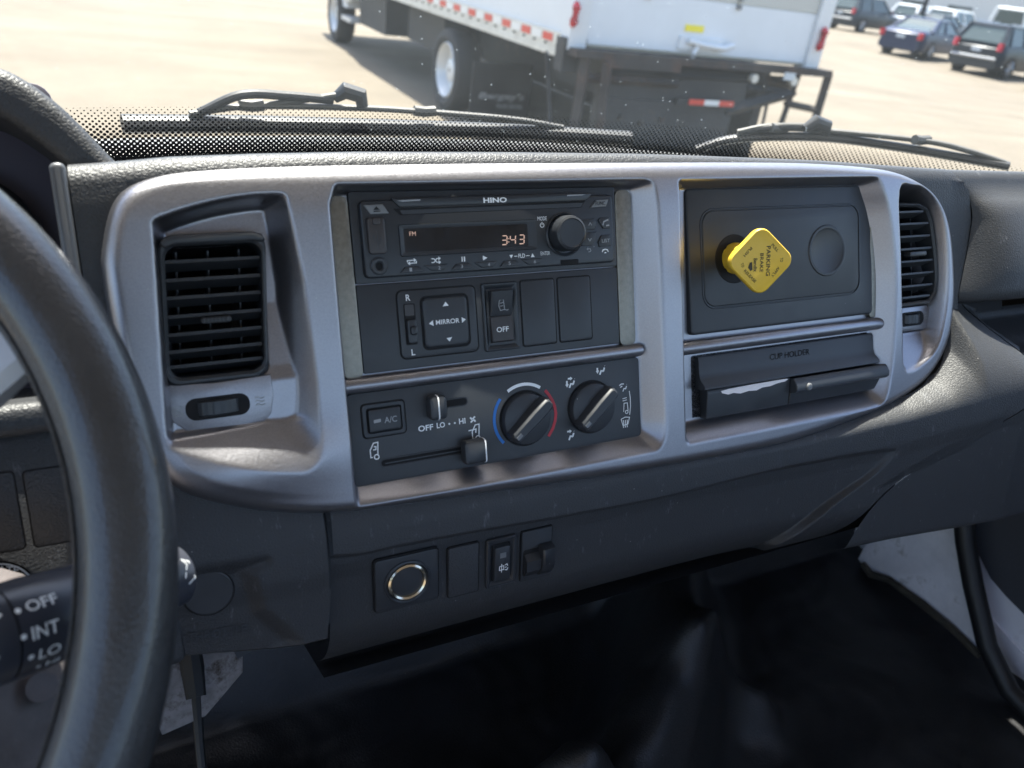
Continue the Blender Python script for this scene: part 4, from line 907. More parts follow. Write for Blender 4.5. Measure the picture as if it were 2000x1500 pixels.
# ------------------------------------------------------------------ lower switch row (on the set-back strip, which leans a little)
LW, LR = -3.9, 12.
def lower_thing(name, label, cat, u0, v0, group=None): return Panel(name, label, cat, u0, v0, LW, rx=LR, group=group, scale=LW)
def build_lower():
    V0 = 229.
    def L(name, label, cat, u0, group=None):
        p = lower_thing(name, label, cat, u0, V0, group); return p
    # coordinates below are in the leaning strip, w measured from its surface at V0
    p = L('power_outlet', 'round power outlet with chrome ring in a black plate', 'power outlet', 16)
    p.prism('gap', rr(-6, 224.4, 38.2, 264.6, 3), LW - 3, LW + .3, m_gap)
    p.prism('plate', rr(-5.2, 225.2, 37.4, 263.8, 2.6), LW - 2, LW + 1.6, m_satin, .8)
    p.part('collar', MB().lathe(16, 245, [(16, LW + 1), (15.6, LW + 2.4), (14.6, LW + 2.8), (13.6, LW + 2.4), (12.8, LW + 1.2)], 40), m_gloss)
    p.part('chrome_ring', MB().lathe(16, 244.6, [(13.2, LW + 1.4), (13, LW + 3), (12, LW + 4), (10.9, LW + 3.2), (10.3, LW + 1.4)], 40), m_chrome)
    b = p.part('socket', MB().lathe(16, 244.6, [(10.9, LW + 2.2), (10.6, LW + 1.9), (10.2, LW + .8), (.3, LW + .75)], 36), m_socket)
    p.prism('socket_flap', [(13.5, 236.5), (19, 235.2), (24.4, 241), (24, 245.5), (20, 242)], LW + .7, LW + 1.3, m_gap, parent=b)
    blank('grained switch blank between the power outlet and the particulate filter switch', 45, 228.6, 66.5, 266.4, LW, m_grain, 'blank switch covers', 1.2, scale=LW, rx=LR)
    p = L('filter_switch', 'narrow rocker with grey indicator and small filter symbol', 'rocker switch', 83)
    o = rr(72.2, 228.6, 94.4, 266.4, 1.2); i = rr(76.4, 233.4, 90.4, 262.6, 1.4)
    p.part('frame', MB().rings([[(u, v, LW - 2) for u, v in o], [(u, v, LW + 1) for u, v in o], [(u, v, LW + 1.6) for u, v in offset_poly(o, .6)], [(u, v, LW + 1.6) for u, v in offset_poly(o, 2)], [(u, v, LW - .5) for u, v in i]]), m_satin)
    p.prism('well', i, LW - 2, LW - .4, m_gap)
    r = p.prism('rocker', rr(77.4, 234.6, 89.4, 261.6, 1.2), LW - 2, LW + 3.2, m_satin, 1.2)
    p.prism('indicator', [(81.4, 239.2), (85.8, 239.2), (85.8, 243.2), (81.4, 243.2)], LW + 3, LW + 3.35, m_btn, parent=r)
    p.strokes('filter_symbol', [[(81, 249.5), (84.2, 249.5), (84.2, 252.5), (81, 252.5), (81, 249.5)], [(82.6, 247.6), (82.6, 254.4)], [(85, 249.2), (86.6, 248.6), (87.2, 250.2)], [(85, 252.8), (86.6, 253.4), (87.4, 251.6)], [(85, 251), (86.4, 251)]], .5, LW + 3.2, m_print, r)
    p = L('bag_hook', 'black folding bag hook at the end of the lower switch row', 'hook', 111)
    p.prism('gap', rr(98.4, 228.2, 122.8, 268.4, 1), LW - 3, LW + .2, m_gap); p.prism('plate', rr(99, 228.8, 122.2, 267.8, .8), LW - 2, LW + .8, m_satin, .4)
    p.prism('cavity', rr(100, 243, 118, 264, 2), LW, LW + 1.0, m_gap)
    pr = [(240.5, .5), (240.3, 6), (241.5, 8.5), (245, 9.5), (252, 9.6), (259, 7.6), (264, 3.5), (265.4, .5)]
    R = [[(u, v, LW + w_ * k) for v, w_ in pr] for u, k in ((112, .9), (113, 1), (120, 1), (121.4, .9))]; mb = MB().rings(R, cap=True); mb.add(R[0], [tuple(reversed(range(len(pr))))]); p.part('hook_blade', mb, m_gloss)
    pr2 = [(246, .5), (250, 5.6), (258, 5.8), (263.6, 2), (264, .5)]
    R = [[(u, v + dv, LW + w_) for v, w_ in pr2] for u, dv in ((101, 0), (106, 0), (112.4, 0))]; mb = MB().rings(R, cap=True); mb.add(R[0], [tuple(reversed(range(len(pr2))))]); p.part('hook_tongue', mb, m_satin)
build_lower()

# ------------------------------------------------------------------ steering wheel, stalk, column
WC = Vector((-.3326, -.1599, -.0843)); WAZ, WEL, WR, WT = rad(188.8), rad(43.6), .2030, .0175
wn = Vector((math.cos(WEL) * math.sin(WAZ), math.cos(WEL) * math.cos(WAZ), math.sin(WEL)))
we1 = wn.cross(Vector((0, 0, 1))).normalized() * -1; we2 = wn.cross(we1)
def build_wheel():
    B = Matrix(((we1.x, we2.x, wn.x, WC.x), (we1.y, we2.y, wn.y, WC.y), (we1.z, we2.z, wn.z, WC.z), (0, 0, 0, 1)))
    root = empty('steering_wheel', CAB @ B, 'dark grey steering wheel rim close to the camera', 'steering wheel')
    def torus(nm, R0, r, a0, a1, mat, prof=lambda b: 1., nb=24, na=160, ph0=0, ph1=2 * math.pi):
        A = np.linspace(a0, a1, na); Bq = np.linspace(ph0, ph1, nb)
        AA, BB = np.meshgrid(A, Bq, indexing='ij'); rr_ = r * prof(BB)
        X = (R0 + rr_ * np.cos(BB)) * np.cos(AA); Y = (R0 + rr_ * np.cos(BB)) * np.sin(AA); Z = rr_ * np.sin(BB)
        return np_mesh(nm, np.stack([X, Y, Z], -1).reshape(-1, 3), grid_quads(na, nb), mat, root)
    torus('rim', WR, WT, 0, 2 * math.pi, m_wheel, nb=40, na=220)
    torus('grip_insert', WR, WT + .0006, 0, 2 * math.pi, m_wheelg, nb=14, ph0=rad(150), ph1=rad(215), na=220)
    for a in (30, 150, 214, 326):
        c, s_ = math.cos(rad(a)), math.sin(rad(a)); m = MB()
        R = []
        for d, hw, z0, z1 in ((.05, .042, -.055, -.035), (.10, .032, -.045, -.022), (.15, .021, -.025, -.007), (.184, .016, -.010, .002), (.194, .015, -.006, .003)):
            R.append([(d * c - b * s_, d * s_ + b * c, z) for b, z in ((-hw, z0), (-hw, z1 - .004), (-hw * .7, z1), (hw * .7, z1), (hw, z1 - .004), (hw, z0))])
        m.rings(R, cap=True); link_mesh('spoke', m.v, m.f, m_spoke, root)
    m = MB().lathe(0, 0, [(.075, -.065), (.075, -.04), (.07, -.028), (.055, -.022), (.001, -.018)], 40); link_mesh('hub', m.v, m.f, m_satin2, root)
build_wheel()

def build_stalk():
    A, Bp = Vector((-.203, -.190, -.1076)), Vector((-.114, -.136, -.140)); ax = (Bp - A).normalized()
    tocam = (CAMC - A); nx = (tocam - ax * tocam.dot(ax)).normalized(); ny = ax.cross(nx).normalized()
    if ny.z < 0: ny = -ny
    L = (Bp - A).length
    root = empty('wiper_stalk', CAB @ Matrix.Translation(A), 'black wiper stalk marked OFF INT LO behind the steering wheel', 'control stalk')
    def ring(s_, r): return [tuple(ax * s_ + nx * (r * math.cos(t)) + ny * (r * math.sin(t))) for t in (2 * math.pi * k / 36 for k in range(36))]
    rad_at = lambda s_: float(np.interp(s_ / L, [0, .35, .36, .8, .97, 1], [.0188, .0188, .0190, .0165, .0140, .010]))
    m = MB().rings([ring(L * t, rad_at(L * t)) for t in (0, .12, .242)]); link_mesh('sleeve', m.v, m.f, m_stalk, root)
    m = MB().rings([ring(L * t, r) for t, r in ((.240, .0178), (.252, .0178))]); link_mesh('seam', m.v, m.f, m_gap, root)
    m = MB().rings([ring(L * t, rad_at(L * t)) for t in (.250, .36, .5, .65, .8, .9, .95, .97)] + [ring(L, .010), ring(L * 1.012, .005)], cap=True); link_mesh('twist_grip', m.v, m.f, m_stalk, root)
    # lettering wrapped on the barrel: s along the axis, q around it (metres, up is positive)
    def wrap(V, F, nm='lettering', mat=m_print):
        P = []
        for s_, q in V:
            r = rad_at(s_) + .00025; a = q / r; P.append(tuple(ax * s_ + nx * (r * math.cos(a)) + ny * (r * math.sin(a))))
        return link_mesh(nm, P, F, mat, root, smooth=0, recalc=False)
    def txt(t, s0, s1, q0, q1, b=.01):
        me = text_mesh(t, b); xs = [v.co.x for v in me.vertices]; ys = [v.co.y for v in me.vertices]
        V = [(s0 + (v.co.x - min(xs)) / (max(xs) - min(xs)) * (s1 - s0), q0 + (v.co.y - min(ys)) / (max(ys) - min(ys)) * (q1 - q0)) for v in me.vertices]
        F = [tuple(f.vertices) for f in me.polygons]; bpy.data.meshes.remove(me); wrap(V, F)
    def dot(s_, q, r=.0011): wrap([(s_ + r * math.cos(k * .63), q + r * math.sin(k * .63)) for k in range(10)], [tuple(range(10))], 'dot')
    S0 = L * .285
    txt('OFF', S0, S0 + .0115, .0042, .0086); dot(S0 - .003, .006)
    txt('INT', S0 - .0005, S0 + .0095, -.0065, -.0015); dot(S0 - .0035, -.004)
    txt('LO', S0 + .002, S0 + .010, -.0155, -.011); dot(S0 - .001, -.013)
    txt('HI', S0 + .006, S0 + .011, -.0215, -.0185); dot(S0 + .003, -.020, .0008)
    def ln(pts, wd=.0006, nm='symbol'):
        mb = MB().stroke(pts, wd, 0, .0); wrap([(a, b) for a, b, c in mb.v], mb.f, nm)
    ln([(L * .06, .0055), (L * .10, .0085), (L * .13, .0085), (L * .115, .0035), (L * .06, .0035)]); wrap([(L * .175, .009), (L * .21, .0065), (L * .175, .004)], [(0, 1, 2)], 'arrow_mark')
    ln([(L * .10, -.012), (L * .12, -.008), (L * .17, -.008), (L * .155, -.013), (L * .10, -.013)]); ln([(L * .12, -.0065), (L * .13, -.005), (L * .15, -.0065)])
    ln([(L * .915, -.003), (L * .94, .003), (L * .925, .006), (L * .955, .004), (L * .965, -.004), (L * .93, -.006)])
build_stalk()

def build_column():
    root = empty('column_shroud', CAB @ Matrix.Translation((-.22, -.18, -.17)), 'rough grey brown steering column shroud with a screw boss', 'column shroud')
    R = []
    for t, r in ((0, .020), (.012, .052), (.03, .066), (.055, .072), (.09, .070), (.2, .06)):
        R.append([tuple(Vector((-.018, .004, .016)) - wn * t * .95 + we1 * (r * math.cos(k * .262)) + we2 * (r * math.sin(k * .262))) for k in range(24)])
    m = MB().rings(R, cap=False); m.add(R[0], [tuple(range(24))]); link_mesh('shroud', m.v, m.f, m_shroud, root)
    c = Vector((.047, .012, .012)); tc = (CAMC - Vector((-.22, -.18, -.17)) - c).normalized()
    m = MB().tube([c - tc * .01, c + tc * .002], .006, 14); link_mesh('screw_boss', m.v, m.f, m_shroud, root)
build_column()

def build_throttle():
    b = empty('pedal_bracket', CAB @ Matrix.Translation((-.10, -.02, -.33)), 'worn pale metal bracket under the dash beside the column', 'bracket')
    def plate(nm, pts, mat, th=.003):
        o = Vector((-.10, -.02, -.33)); n_ = (CAMC - o).normalized(); P0 = [Vector(p) - o for p in pts]
        V = [tuple(p) for p in P0] + [tuple(p - n_ * th) for p in P0]; k = len(pts); F = [tuple(range(k)), tuple(reversed(range(k, 2 * k)))] + [(i, (i + 1) % k, k + (i + 1) % k, k + i) for i in range(k)]
        return link_mesh(nm, V, F, mat, b, smooth=0)
    plate('plate', [(-.122, -.005, -.312), (-.092, -.006, -.316), (-.080, -.012, -.322), (-.084, -.031, -.337), (-.100, -.040, -.346), (-.112, -.047, -.352), (-.140, -.05, -.355), (-.15, -.02, -.33)], m_bracket)
    plate('mount', [(-.092, -.010, -.314), (-.068, -.012, -.318), (-.066, -.02, -.327), (-.086, -.024, -.330)], m_satin, .006)
    c = Vector((.019, .006, .011)); tc = (CAMC - Vector((-.1, -.02, -.33))).normalized(); m = MB().tube([c, c + tc * .006], .006, 6); link_mesh('bolt', m.v, m.f, m_bracket, b)
    p = empty('throttle_cable', CAB @ Matrix.Translation((-.116, -.03, -.33)), 'black throttle cable end hanging under the dash panel', 'cable')
    m = MB().tube([(0, .014, .012), (0, .006, -.004), (0, -.006, -.014)], [.0075, .008, .007], 8); link_mesh('sleeve', m.v, m.f, m_rubber, p)
    m = MB().tube([(0, -.004, -.012), (-.001, -.016, -.024), (-.002, -.03, -.036), (-.003, -.05, -.06)], [.0035, .0035, .003, .003], 8); link_mesh('rod', m.v, m.f, m_rubber, p)
build_throttle()

# ------------------------------------------------------------------ cab floor and passenger side
def build_floor():
    xs = np.linspace(-.80, .95, 190); ys = np.linspace(-1.1, .44, 190); X, Y = np.meshgrid(xs, ys)
    Z = np.full_like(X, -.66) + np.clip(Y - .18, 0, None) * 1.3
    def ridge(pts, wd, h, pw=2):
        nonlocal Z
        P_ = smooth_open(pts, 6); d = np.full(X.shape, 9.)
        for a, b in zip(P_[:-1], P_[1:]):
            e = b - a; t = np.clip(((X - a[0]) * e[0] + (Y - a[1]) * e[1]) / (e @ e + 1e-9), 0, 1); d = np.minimum(d, np.hypot(X - a[0] - t * e[0], Y - a[1] - t * e[1]))
        Z = np.maximum(Z, Z + h * np.exp(-(d / wd) ** pw))
    ridge([(.50, .18), (.46, .12), (.41, .05), (.35, -.02), (.27, -.08), (.18, -.13), (.06, -.16)], .062, .15, 2.4)
    ridge([(-.3, .10), (-.15, .07), (-.04, .02), (.06, -.06), (.16, -.12)], .045, .09, 2.6); ridge([(.38, -.01), (.44, .0), (.50, -.03)], .028, .05); ridge([(.36, -.14), (.43, -.15), (.50, -.17)], .03, .035)
    ridge([(.33, .02), (.25, -.05), (.16, -.10)], .008, .012); ridge([(.43, .02), (.36, -.06), (.30, -.12)], .008, .010)
    Z += .003 * np.sin(X * 31 + 3 * np.sin(Y * 17)) * np.cos(Y * 23 + 2 * np.sin(X * 9)) + .0015 * np.sin(X * 90 + 5 * np.sin(Y * 31)) * np.sin(Y * 70 + 4 * np.sin(X * 27))
    o = np_mesh('cab_floor', np.stack([X, Y, Z], -1).reshape(-1, 3), grid_quads(190, 190)[:, ::-1], m_vinyl, mw=CAB); props(o, 'black creased vinyl floor covering under the dash', kind='structure')
build_floor()
def side_patch(name, label, cat, pts, mat, th=.012, off=0., kind=None):
    """plate standing along the cab side: pts (x, y, z) in cab metres"""
    c = sum((Vector(p) for p in pts), Vector()) / len(pts); V = [tuple(Vector(p) - c) for p in pts] + [tuple(Vector(p) - c + Vector((th, 0, 0))) for p in pts]; k = len(pts)
    F = [tuple(range(k)), tuple(reversed(range(k, 2 * k)))] + [(i, (i + 1) % k, k + (i + 1) % k, k + i) for i in range(k)]
    o = link_mesh(name, V, F, mat, None, CAB @ Matrix.Translation(c), smooth=0); props(o, label, cat, kind=kind); return o
def onx(x, y, X):
    d = RT * ((x - 1000) / FPX) - UP * ((y - 750) / FPX) + FW; t = (X - CAMC.x) / d.x; p = CAMC + d * t; return (p.x, p.y, p.z)
side_patch('kick_panel', 'dirty white painted kick panel beside the passenger footwell', 'kick panel', [onx(*q, .86) for q in ((1676, 1092), (1690, 1066), (1760, 1030), (1880, 1000), (1890, 1100), (1912, 1275), (1880, 1240), (1800, 1175), (1735, 1128), (1700, 1120))], m_whitep)
m = MB().tube([Vector(onx(*q, .852)) - Vector((.85, .05, -.62)) for q in ((1684, 1100), (1700, 1122), (1735, 1132), (1800, 1179), (1860, 1228), (1915, 1282))], [.004, .006, .005, .006, .005, .005], 8)
props(link_mesh('sealant_bead', m.v, m.f, m_bead, None, CAB @ Matrix.Translation((.85, .05, -.62))), 'dirty brown sealant bead along the lower edge of the kick panel', 'sealant bead')
m = MB().tube([Vector(onx(*q, .85)) - Vector((.85, -.06, -.58)) for q in ((1880, 985), (1886, 1060), (1900, 1140), (1928, 1260), (1972, 1350), (2040, 1420), (2200, 1520))], .013, 12)
props(link_mesh('door_seal', m.v, m.f, m_seal, None, CAB @ Matrix.Translation((.85, -.06, -.58))), 'thick black rubber door seal running down past the kick panel', 'door seal')
def build_door():
    root = empty('passenger_door', CAB @ Matrix.Translation((.93, -.2, -.6)), 'white passenger door edge with dark inner trim panel', 'door'); o = Vector((.93, -.2, -.6))
    def pl(nm, pts, mat, X, th):
        V = [tuple(Vector(p) - o) for p in pts] + [tuple(Vector(p) - o + Vector((th, 0, 0))) for p in pts]; k = len(pts)
        F = [tuple(range(k)), tuple(reversed(range(k, 2 * k)))] + [(i, (i + 1) % k, k + (i + 1) % k, k + i) for i in range(k)]; link_mesh(nm, V, F, mat, root, smooth=0)
    pl('shell', [(.905, .20, -.80), (.905, .16, -.05), (.905, -1.15, -.05), (.905, -1.15, -.80)], m_doorp, 0, .05)
    pl('trim_panel', [onx(*q, .893) for q in ((1902, 940), (1904, 1040), (1912, 1085), (1935, 1130), (1965, 1165), (2010, 1210), (2150, 1330))] + [(.893, -1.1, -.55), (.893, -1.1, -.06), (.893, .10, -.06)], m_cabdark, 0, .011)
    pl('lower_pressing', [onx(*q, .90) for q in ((1930, 1200), (1960, 1235), (2010, 1290), (2040, 1340), (2000, 1320), (1960, 1275), (1940, 1240))], m_doorp, 0, .004)
build_door()

# ------------------------------------------------------------------ box truck ahead (local: x right, y forward, z up; origin at its rear left wheel)
def frame_xy(x, y, az, z=0.): return Matrix.Translation((x, y, z)) @ Matrix.Rotation(-rad(az), 4, 'Z')
def box_truck():
    root = empty('box_truck', frame_xy(3.1525, 8.10, .5), 'white box truck with rusty lift gate frame parked straight ahead', 'box truck')
    def part(nm, mb, mat, par=None, smooth=35, label=None):
        o = link_mesh(nm, mb.v, mb.f, mat, par or root, smooth=smooth)
        if label: o['label'] = label
        return o
    def box(nm, a, b, mat, par=None): return part(nm, MB().box(a, b), mat, par, 0)
    W, Yr, Yf, Zf, Zt = 2.48, -2.634, 4.3, 1.0, 3.55
    box('cargo_box', (.02, Yr + .10, Zf), (W - .02, Yf, Zt), m_box)
    box('side_rail', (-.012, Yr + .12, .915), (.05, Yf, 1.075), m_alu)
    box('lower_rail', (-.02, Yr + .12, .905), (.06, Yf, .945), m_alu)
    for k in range(16):
        y = Yr + .30 + k * .40; box('reflector_tape', (-.0165, y, 1.0), (-.010, y + .17, 1.055), m_tapered)
        box('reflector_tape', (-.0160, y + .2, 1.0), (-.010, y + .37, 1.055), m_tapewhite)
    for k in range(34): part('rail_rivet', MB().tube([(-.03, Yr + .2 + k * .2, .98), (-.008, Yr + .2 + k * .2, .98)], .009, 6), m_frame)
    for x0, x1 in ((-.03, .12), (W - .12, W + .03)): box('corner_post', (x0, Yr, Zf - .02), (x1, Yr + .14, Zt), m_box)
    box('header', (0, Yr, Zt - .2), (W, Yr + .12, Zt), m_box)
    d = box('roll_up_door', (.12, Yr + .05, Zf + .02), (W - .12, Yr + .10, Zt - .2), m_door)
    for k in range(6): box('door_panel', (.125, Yr + .035, Zf + .03 + k * .395), (W - .125, Yr + .055, Zf + .415 + k * .395), m_door_beige if k == 1 else m_door, d)  # second panel up is a duller, warmer beige than the others
    for x in (.62, 1.50): 
        for z in (1.40, 1.46, 1.80): part('hinge', MB().tube([(x, Yr + .01, z), (x, Yr + .04, z)], .022, 10), m_btn, d)
    box('door_label', (1.02, Yr + .026, 1.186), (1.20, Yr + .036, 1.235), m_label)
    b = box('latch_plate', (.98, Yr + .012, 1.055), (1.42, Yr + .036, 1.15), m_door); part('latch_handle', MB().tube([(1.05, Yr - .01, 1.12), (1.2, Yr - .04, 1.10), (1.40, Yr - .03, 1.09), (1.50, Yr - .02, 1.12)], .022, 10), m_door, b); part('latch_arm', MB().tube([(1.15, Yr - .02, 1.11), (1.11, Yr - .03, 1.03), (1.12, Yr - .01, 1.0)], .018, 8), m_door, b)
    for x, z0, z1 in ((-.03, 1.145, 1.30), (2.435, 1.15, 1.325)):
        part('marker_light', MB().tube([(x, Yr - .012, z0), (x + .002, Yr - .03, z0 + .03), (x + .008, Yr - .03, z1 - .03), (x + .01, Yr - .012, z1)], [.02, .034, .034, .02], 12), m_lens)
    # lift gate: sill, posts and frame
    box('dock_sill', (-.02, Yr - .12, .945), (W + .10, Yr + .02, 1.0), m_rust); box('sill_face', (.24, Yr - .125, .89), (.95, Yr - .10, .946), m_rust)
    def bar(nm, a, b, r, mat=m_rust): part(nm, MB().tube([a, b], r, 4), mat)
    bar('gate_post', (.10, Yr - .06, .95), (.10, Yr - .06, .35), .05); bar('gate_post', (.26, Yr - .12, .93), (.30, Yr - .12, .30), .045)
    bar('gate_post', (2.60, Yr - .06, .97), (2.60, Yr - .06, .46), .05); bar('gate_post', (2.27, Yr - .04, .95), (2.22, Yr - .04, .46), .035)
    bar('gate_beam', (.1, Yr - .05, .80), (1.0, Yr - .05, .80), .035); bar('gate_beam', (.3, Yr - .05, .86), (2.3, Yr + .05, .86), .05, m_frame); bar('gate_beam', (2.2, Yr - .05, .70), (2.62, Yr - .05, .655), .03)
    bar('gate_beam', (1.75, Yr - .02, .80), (2.3, Yr - .02, .78), .035, m_frame); bar('gate_brace', (1.55, Yr - .04, .60), (2.22, Yr - .04, .78), .05, m_frame); bar('gate_brace', (2.0, Yr - .04, .70), (2.02, Yr - .04, .46), .02, m_frame); bar('gate_brace', (1.85, Yr - .05, .93), (1.95, Yr - .05, .78), .02, m_frame)
    box('folded_platform', (.32, Yr - .06, .30), (1.62, Yr + .10, .66), m_frame); box('platform_ramp', (.30, Yr - .03, .62), (1.75, Yr + .06, .84), m_frame)
    for x in (1.72, 2.16): part('gate_roller', MB().tube([(x, Yr - .13, .89), (x, Yr - .08, .89)], .035, 12), m_alu)
    for k in range(3): part('hydraulic_fitting', MB().tube([(.5 + .2 * k, Yr - .09, .52 - .03 * (k % 2)), (.5 + .2 * k, Yr - .06, .52 - .03 * (k % 2))], .022, 8), m_rust)
    b = box('bumper', (1.0, Yr - .09, .645), (1.62, Yr - .06, .70), m_frame)
    for k, mt in enumerate((m_tapered, m_tapewhite, m_tapered)): box('reflector_tape', (1.12 + k * .155, Yr - .098, .652), (1.12 + (k + 1) * .155, Yr - .089, .694), mt, b)
    box('licence_plate', (2.02, Yr - .14, .90), (2.14, Yr - .13, .96), m_plate)
    box('chassis', (.75, -2.5, .55), (W - .75, 6.3, .90), m_frame); box('rear_corner_bracket', (-.05, Yr + .02, .82), (.14, Yr + .16, 1.06), m_frame)
    bar('stay', (-.02, Yr + .35, .92), (.05, Yr + .2, .25), .02, m_frame)
    # mud flap with its lettering
    f = box('mud_flap', (-.02, -.82, .13), (.62, -.80, .62), m_tyre)
    for tx, x0, x1, z0, z1 in (("Bergey's", .06, .56, .27, .345), ('TRUCK CENTERS', .26, .55, .205, .24)):
        me = text_mesh(tx, .03, .2 if tx[0] == 'B' else 0); xs = [v.co.x for v in me.vertices]; ys = [v.co.y for v in me.vertices]
        V = [(x0 + (v.co.x - min(xs)) / (max(xs) - min(xs)) * (x1 - x0), -.824, z0 + (v.co.y - min(ys)) / (max(ys) - min(ys)) * (z1 - z0)) for v in me.vertices]
        link_mesh('lettering', V, [tuple(q.vertices) for q in me.polygons], m_printg, f, smooth=0, recalc=False); bpy.data.meshes.remove(me)
    def wheel(x, y, r=.41, s=1):
        t = MB(); R = lambda rr_, dx: [(x + s * dx, y + rr_ * math.cos(k * math.pi / 18), r + rr_ * math.sin(k * math.pi / 18)) for k in range(36)]
        w_ = part('wheel', t.rings([R(r * .66, .02), R(r * .80, -.02), R(r * .95, .0), R(r, .03), R(r, .22), R(r * .95, .25), R(r * .66, .24)]), m_tyre)
        part('rim', MB().rings([R(r * .67, .015), R(r * .64, .0), R(r * .60, .02), R(r * .52, .10), R(r * .30, .13), R(r * .27, .06), R(r * .22, .05), R(.02, .05)]), m_rim, w_)
    wheel(.0, 0); wheel(W, 0, s=-1); wheel(.05, 5.2); wheel(W - .05, 5.2, s=-1)
    box('cab', (.1, 4.55, .55), (W - .1, 6.4, 2.6), m_box); box('fuel_tank', (.12, 2.6, .42), (.62, 3.9, .85), m_frame); box('step', (.06, 4.2, .38), (.4, 4.75, .44), m_rim); box('step', (.06, 4.2, .66), (.4, 4.75, .70), m_alu)
    box('under_box', (.3, .9, .45), (.8, 2.2, .88), m_frame); box('underside_shade_sheet', (2.2, -2.3, .03), (2.3, 4.2, .95), m_frame)  # far side sheet is added to hide bright ground and darken the underside
box_truck()

# ------------------------------------------------------------------ parked cars (local: x right, y forward, origin on the ground between the rear wheels)
def car(name, label, mat, x, y, az, kind='sedan', lamps=True, roll=0., scale=1.):
    root = empty(name, frame_xy(x, y, az, float(gh(x, y))) @ Matrix.Rotation(rad(roll), 4, 'Y') @ Matrix.Scale(scale, 4), label, 'car' if kind == 'sedan' else ('van' if kind == 'van' else 'suv'), 'cars parked in the lot')
    def part(nm, mb, mt, par=None, smooth=40): return link_mesh(nm, mb.v, mb.f, mt, par or root, smooth=smooth)
    if kind == 'sedan':
        hw, wb, yr, yf = .91, 2.75, -1.05, 3.70
        top = [(yr, .86), (yr + .12, .98), (.1, 1.02), (2.2, .98), (2.6, .93), (3.4, .82), (yf, .62)]; base = (-.25, 2.55); roof = (.55, 1.72); zr, zb = 1.45, .98
    elif kind == 'suv':
        hw, wb, yr, yf = .95, 2.75, -.95, 3.70
        top = [(yr, .92), (yr + .06, 1.08), (0, 1.12), (2.2, 1.10), (2.6, 1.06), (3.5, .95), (yf, .7)]; base = (-.88, 2.55); roof = (-.55, 1.75); zr, zb = 1.72, 1.08
    else:
        hw, wb, yr, yf = 1.0, 3.4, -1.1, 4.4
        top = [(yr, 1.1), (yr + .05, 1.25), (0, 1.25), (3, 1.2), (3.6, 1.15), (4.2, .95), (yf, .7)]; base = (-1.08, 3.6); roof = (-1.04, 2.6); zr, zb = 2.25, 1.2
    ys = np.linspace(yr, yf, 26); R = []
    for yy in ys:
        zt = interp(yy, top); e = min(1, (yy - yr) / .35, (yf - yy) / .5); k = hw * (.86 + .14 * max(0, e) ** .5)
        R.append([(-k * .80, yy, .24), (-k * .97, yy, .30), (-k, yy, .55), (-k * .985, yy, zt - .22), (-k * .93, yy, zt - .06), (-k * .82, yy, zt), (k * .82, yy, zt), (k * .93, yy, zt - .06), (k * .985, yy, zt - .22), (k, yy, .55), (k * .97, yy, .30), (k * .80, yy, .24)])
    mb = MB().rings(R, cap=True); mb.add(R[0], [tuple(reversed(range(12)))]); body = part('body', mb, mat)
    k0, k1 = hw * .90, hw * .70
    def gring(z, k, a, b): return [(-k, a, z), (-k, a * .5 + b * .5, z), (-k, b, z), (k, b, z), (k, a * .5 + b * .5, z), (k, a, z)]
    gh_ = part('window_glass', MB().rings([gring(zb - .03, k0, base[0], base[1]), gring(zr - .05, k1 + .02, roof[0], roof[1])]), mat if kind == 'van' else m_cglass)
    part('roof', MB().rings([gring(zr - .10, k1 + .04, roof[0] - .06, roof[1] + .08), gring(zr - .03, k1 + .03, roof[0] - .02, roof[1]), gring(zr, k1 * .8, roof[0] + .15, roof[1] - .2)], cap=True), mat)
    for s in (-1, 1):
        def P_(t, yb, yt): return (s * (k0 + (k1 - k0) * t + .012), yb + (yt - yb) * t, zb - .03 + (zr - zb - .02) * t)
        for yb, yt, r in ((base[0], roof[0], .075), (base[1], roof[1], .05), (base[0] * .5 + base[1] * .5 - .1, roof[0] * .5 + roof[1] * .5, .045), (base[0] + .45, roof[0] + .25, .05 if kind != 'sedan' else .03)):
            part('pillar', MB().tube([P_(0, yb, yt), P_(.5, yb, yt), P_(1, yb, yt)], r, 8), mat, body)
        part('mirror', MB().tube([(s * (hw - .02), 2.15, zb + .02), (s * (hw + .16), 2.12, zb + .08)], [.05, .09], 8), mat)
        for yy in (.95, 2.0): part('door_handle', MB().tube([(s * (hw - .01), yy, zb - .16), (s * (hw - .01), yy + .18, zb - .16)], .018, 6), m_alloy, body)
        for yw in (0, wb):
            rw_ = .33 if kind == 'sedan' else .36; C_ = lambda q, dx: [(s * (hw - dx), yw + q * math.cos(k * math.pi / 14), rw_ + q * math.sin(k * math.pi / 14)) for k in range(28)]
            part('wheel_arch', MB().rings([C_(rw_ * 1.16, -.004), C_(rw_ * 1.16, .1), C_(.02, .1)][0:2] + [C_(.02, .004)]), m_cladding, body)
            w_ = part('wheel', MB().rings([C_(rw_ * .70, .0), C_(rw_ * .92, -.012), C_(rw_, .03), C_(rw_, .22)], cap=True), m_tyre)
            part('rim', MB().rings([C_(rw_ * .71, -.002), C_(rw_ * .66, .015), C_(rw_ * .62, .05), C_(.02, .05)]), m_cladding, w_)
            for a in range(7):
                c, s2 = math.cos(a * .8976), math.sin(a * .8976); part('spoke', MB().tube([(s * (hw + .004), yw + .05 * c, rw_ + .05 * s2), (s * (hw - .004), yw + rw_ * .68 * c, rw_ + rw_ * .68 * s2)], .036, 6), m_alloy, w_)
    zt = top[1][1]
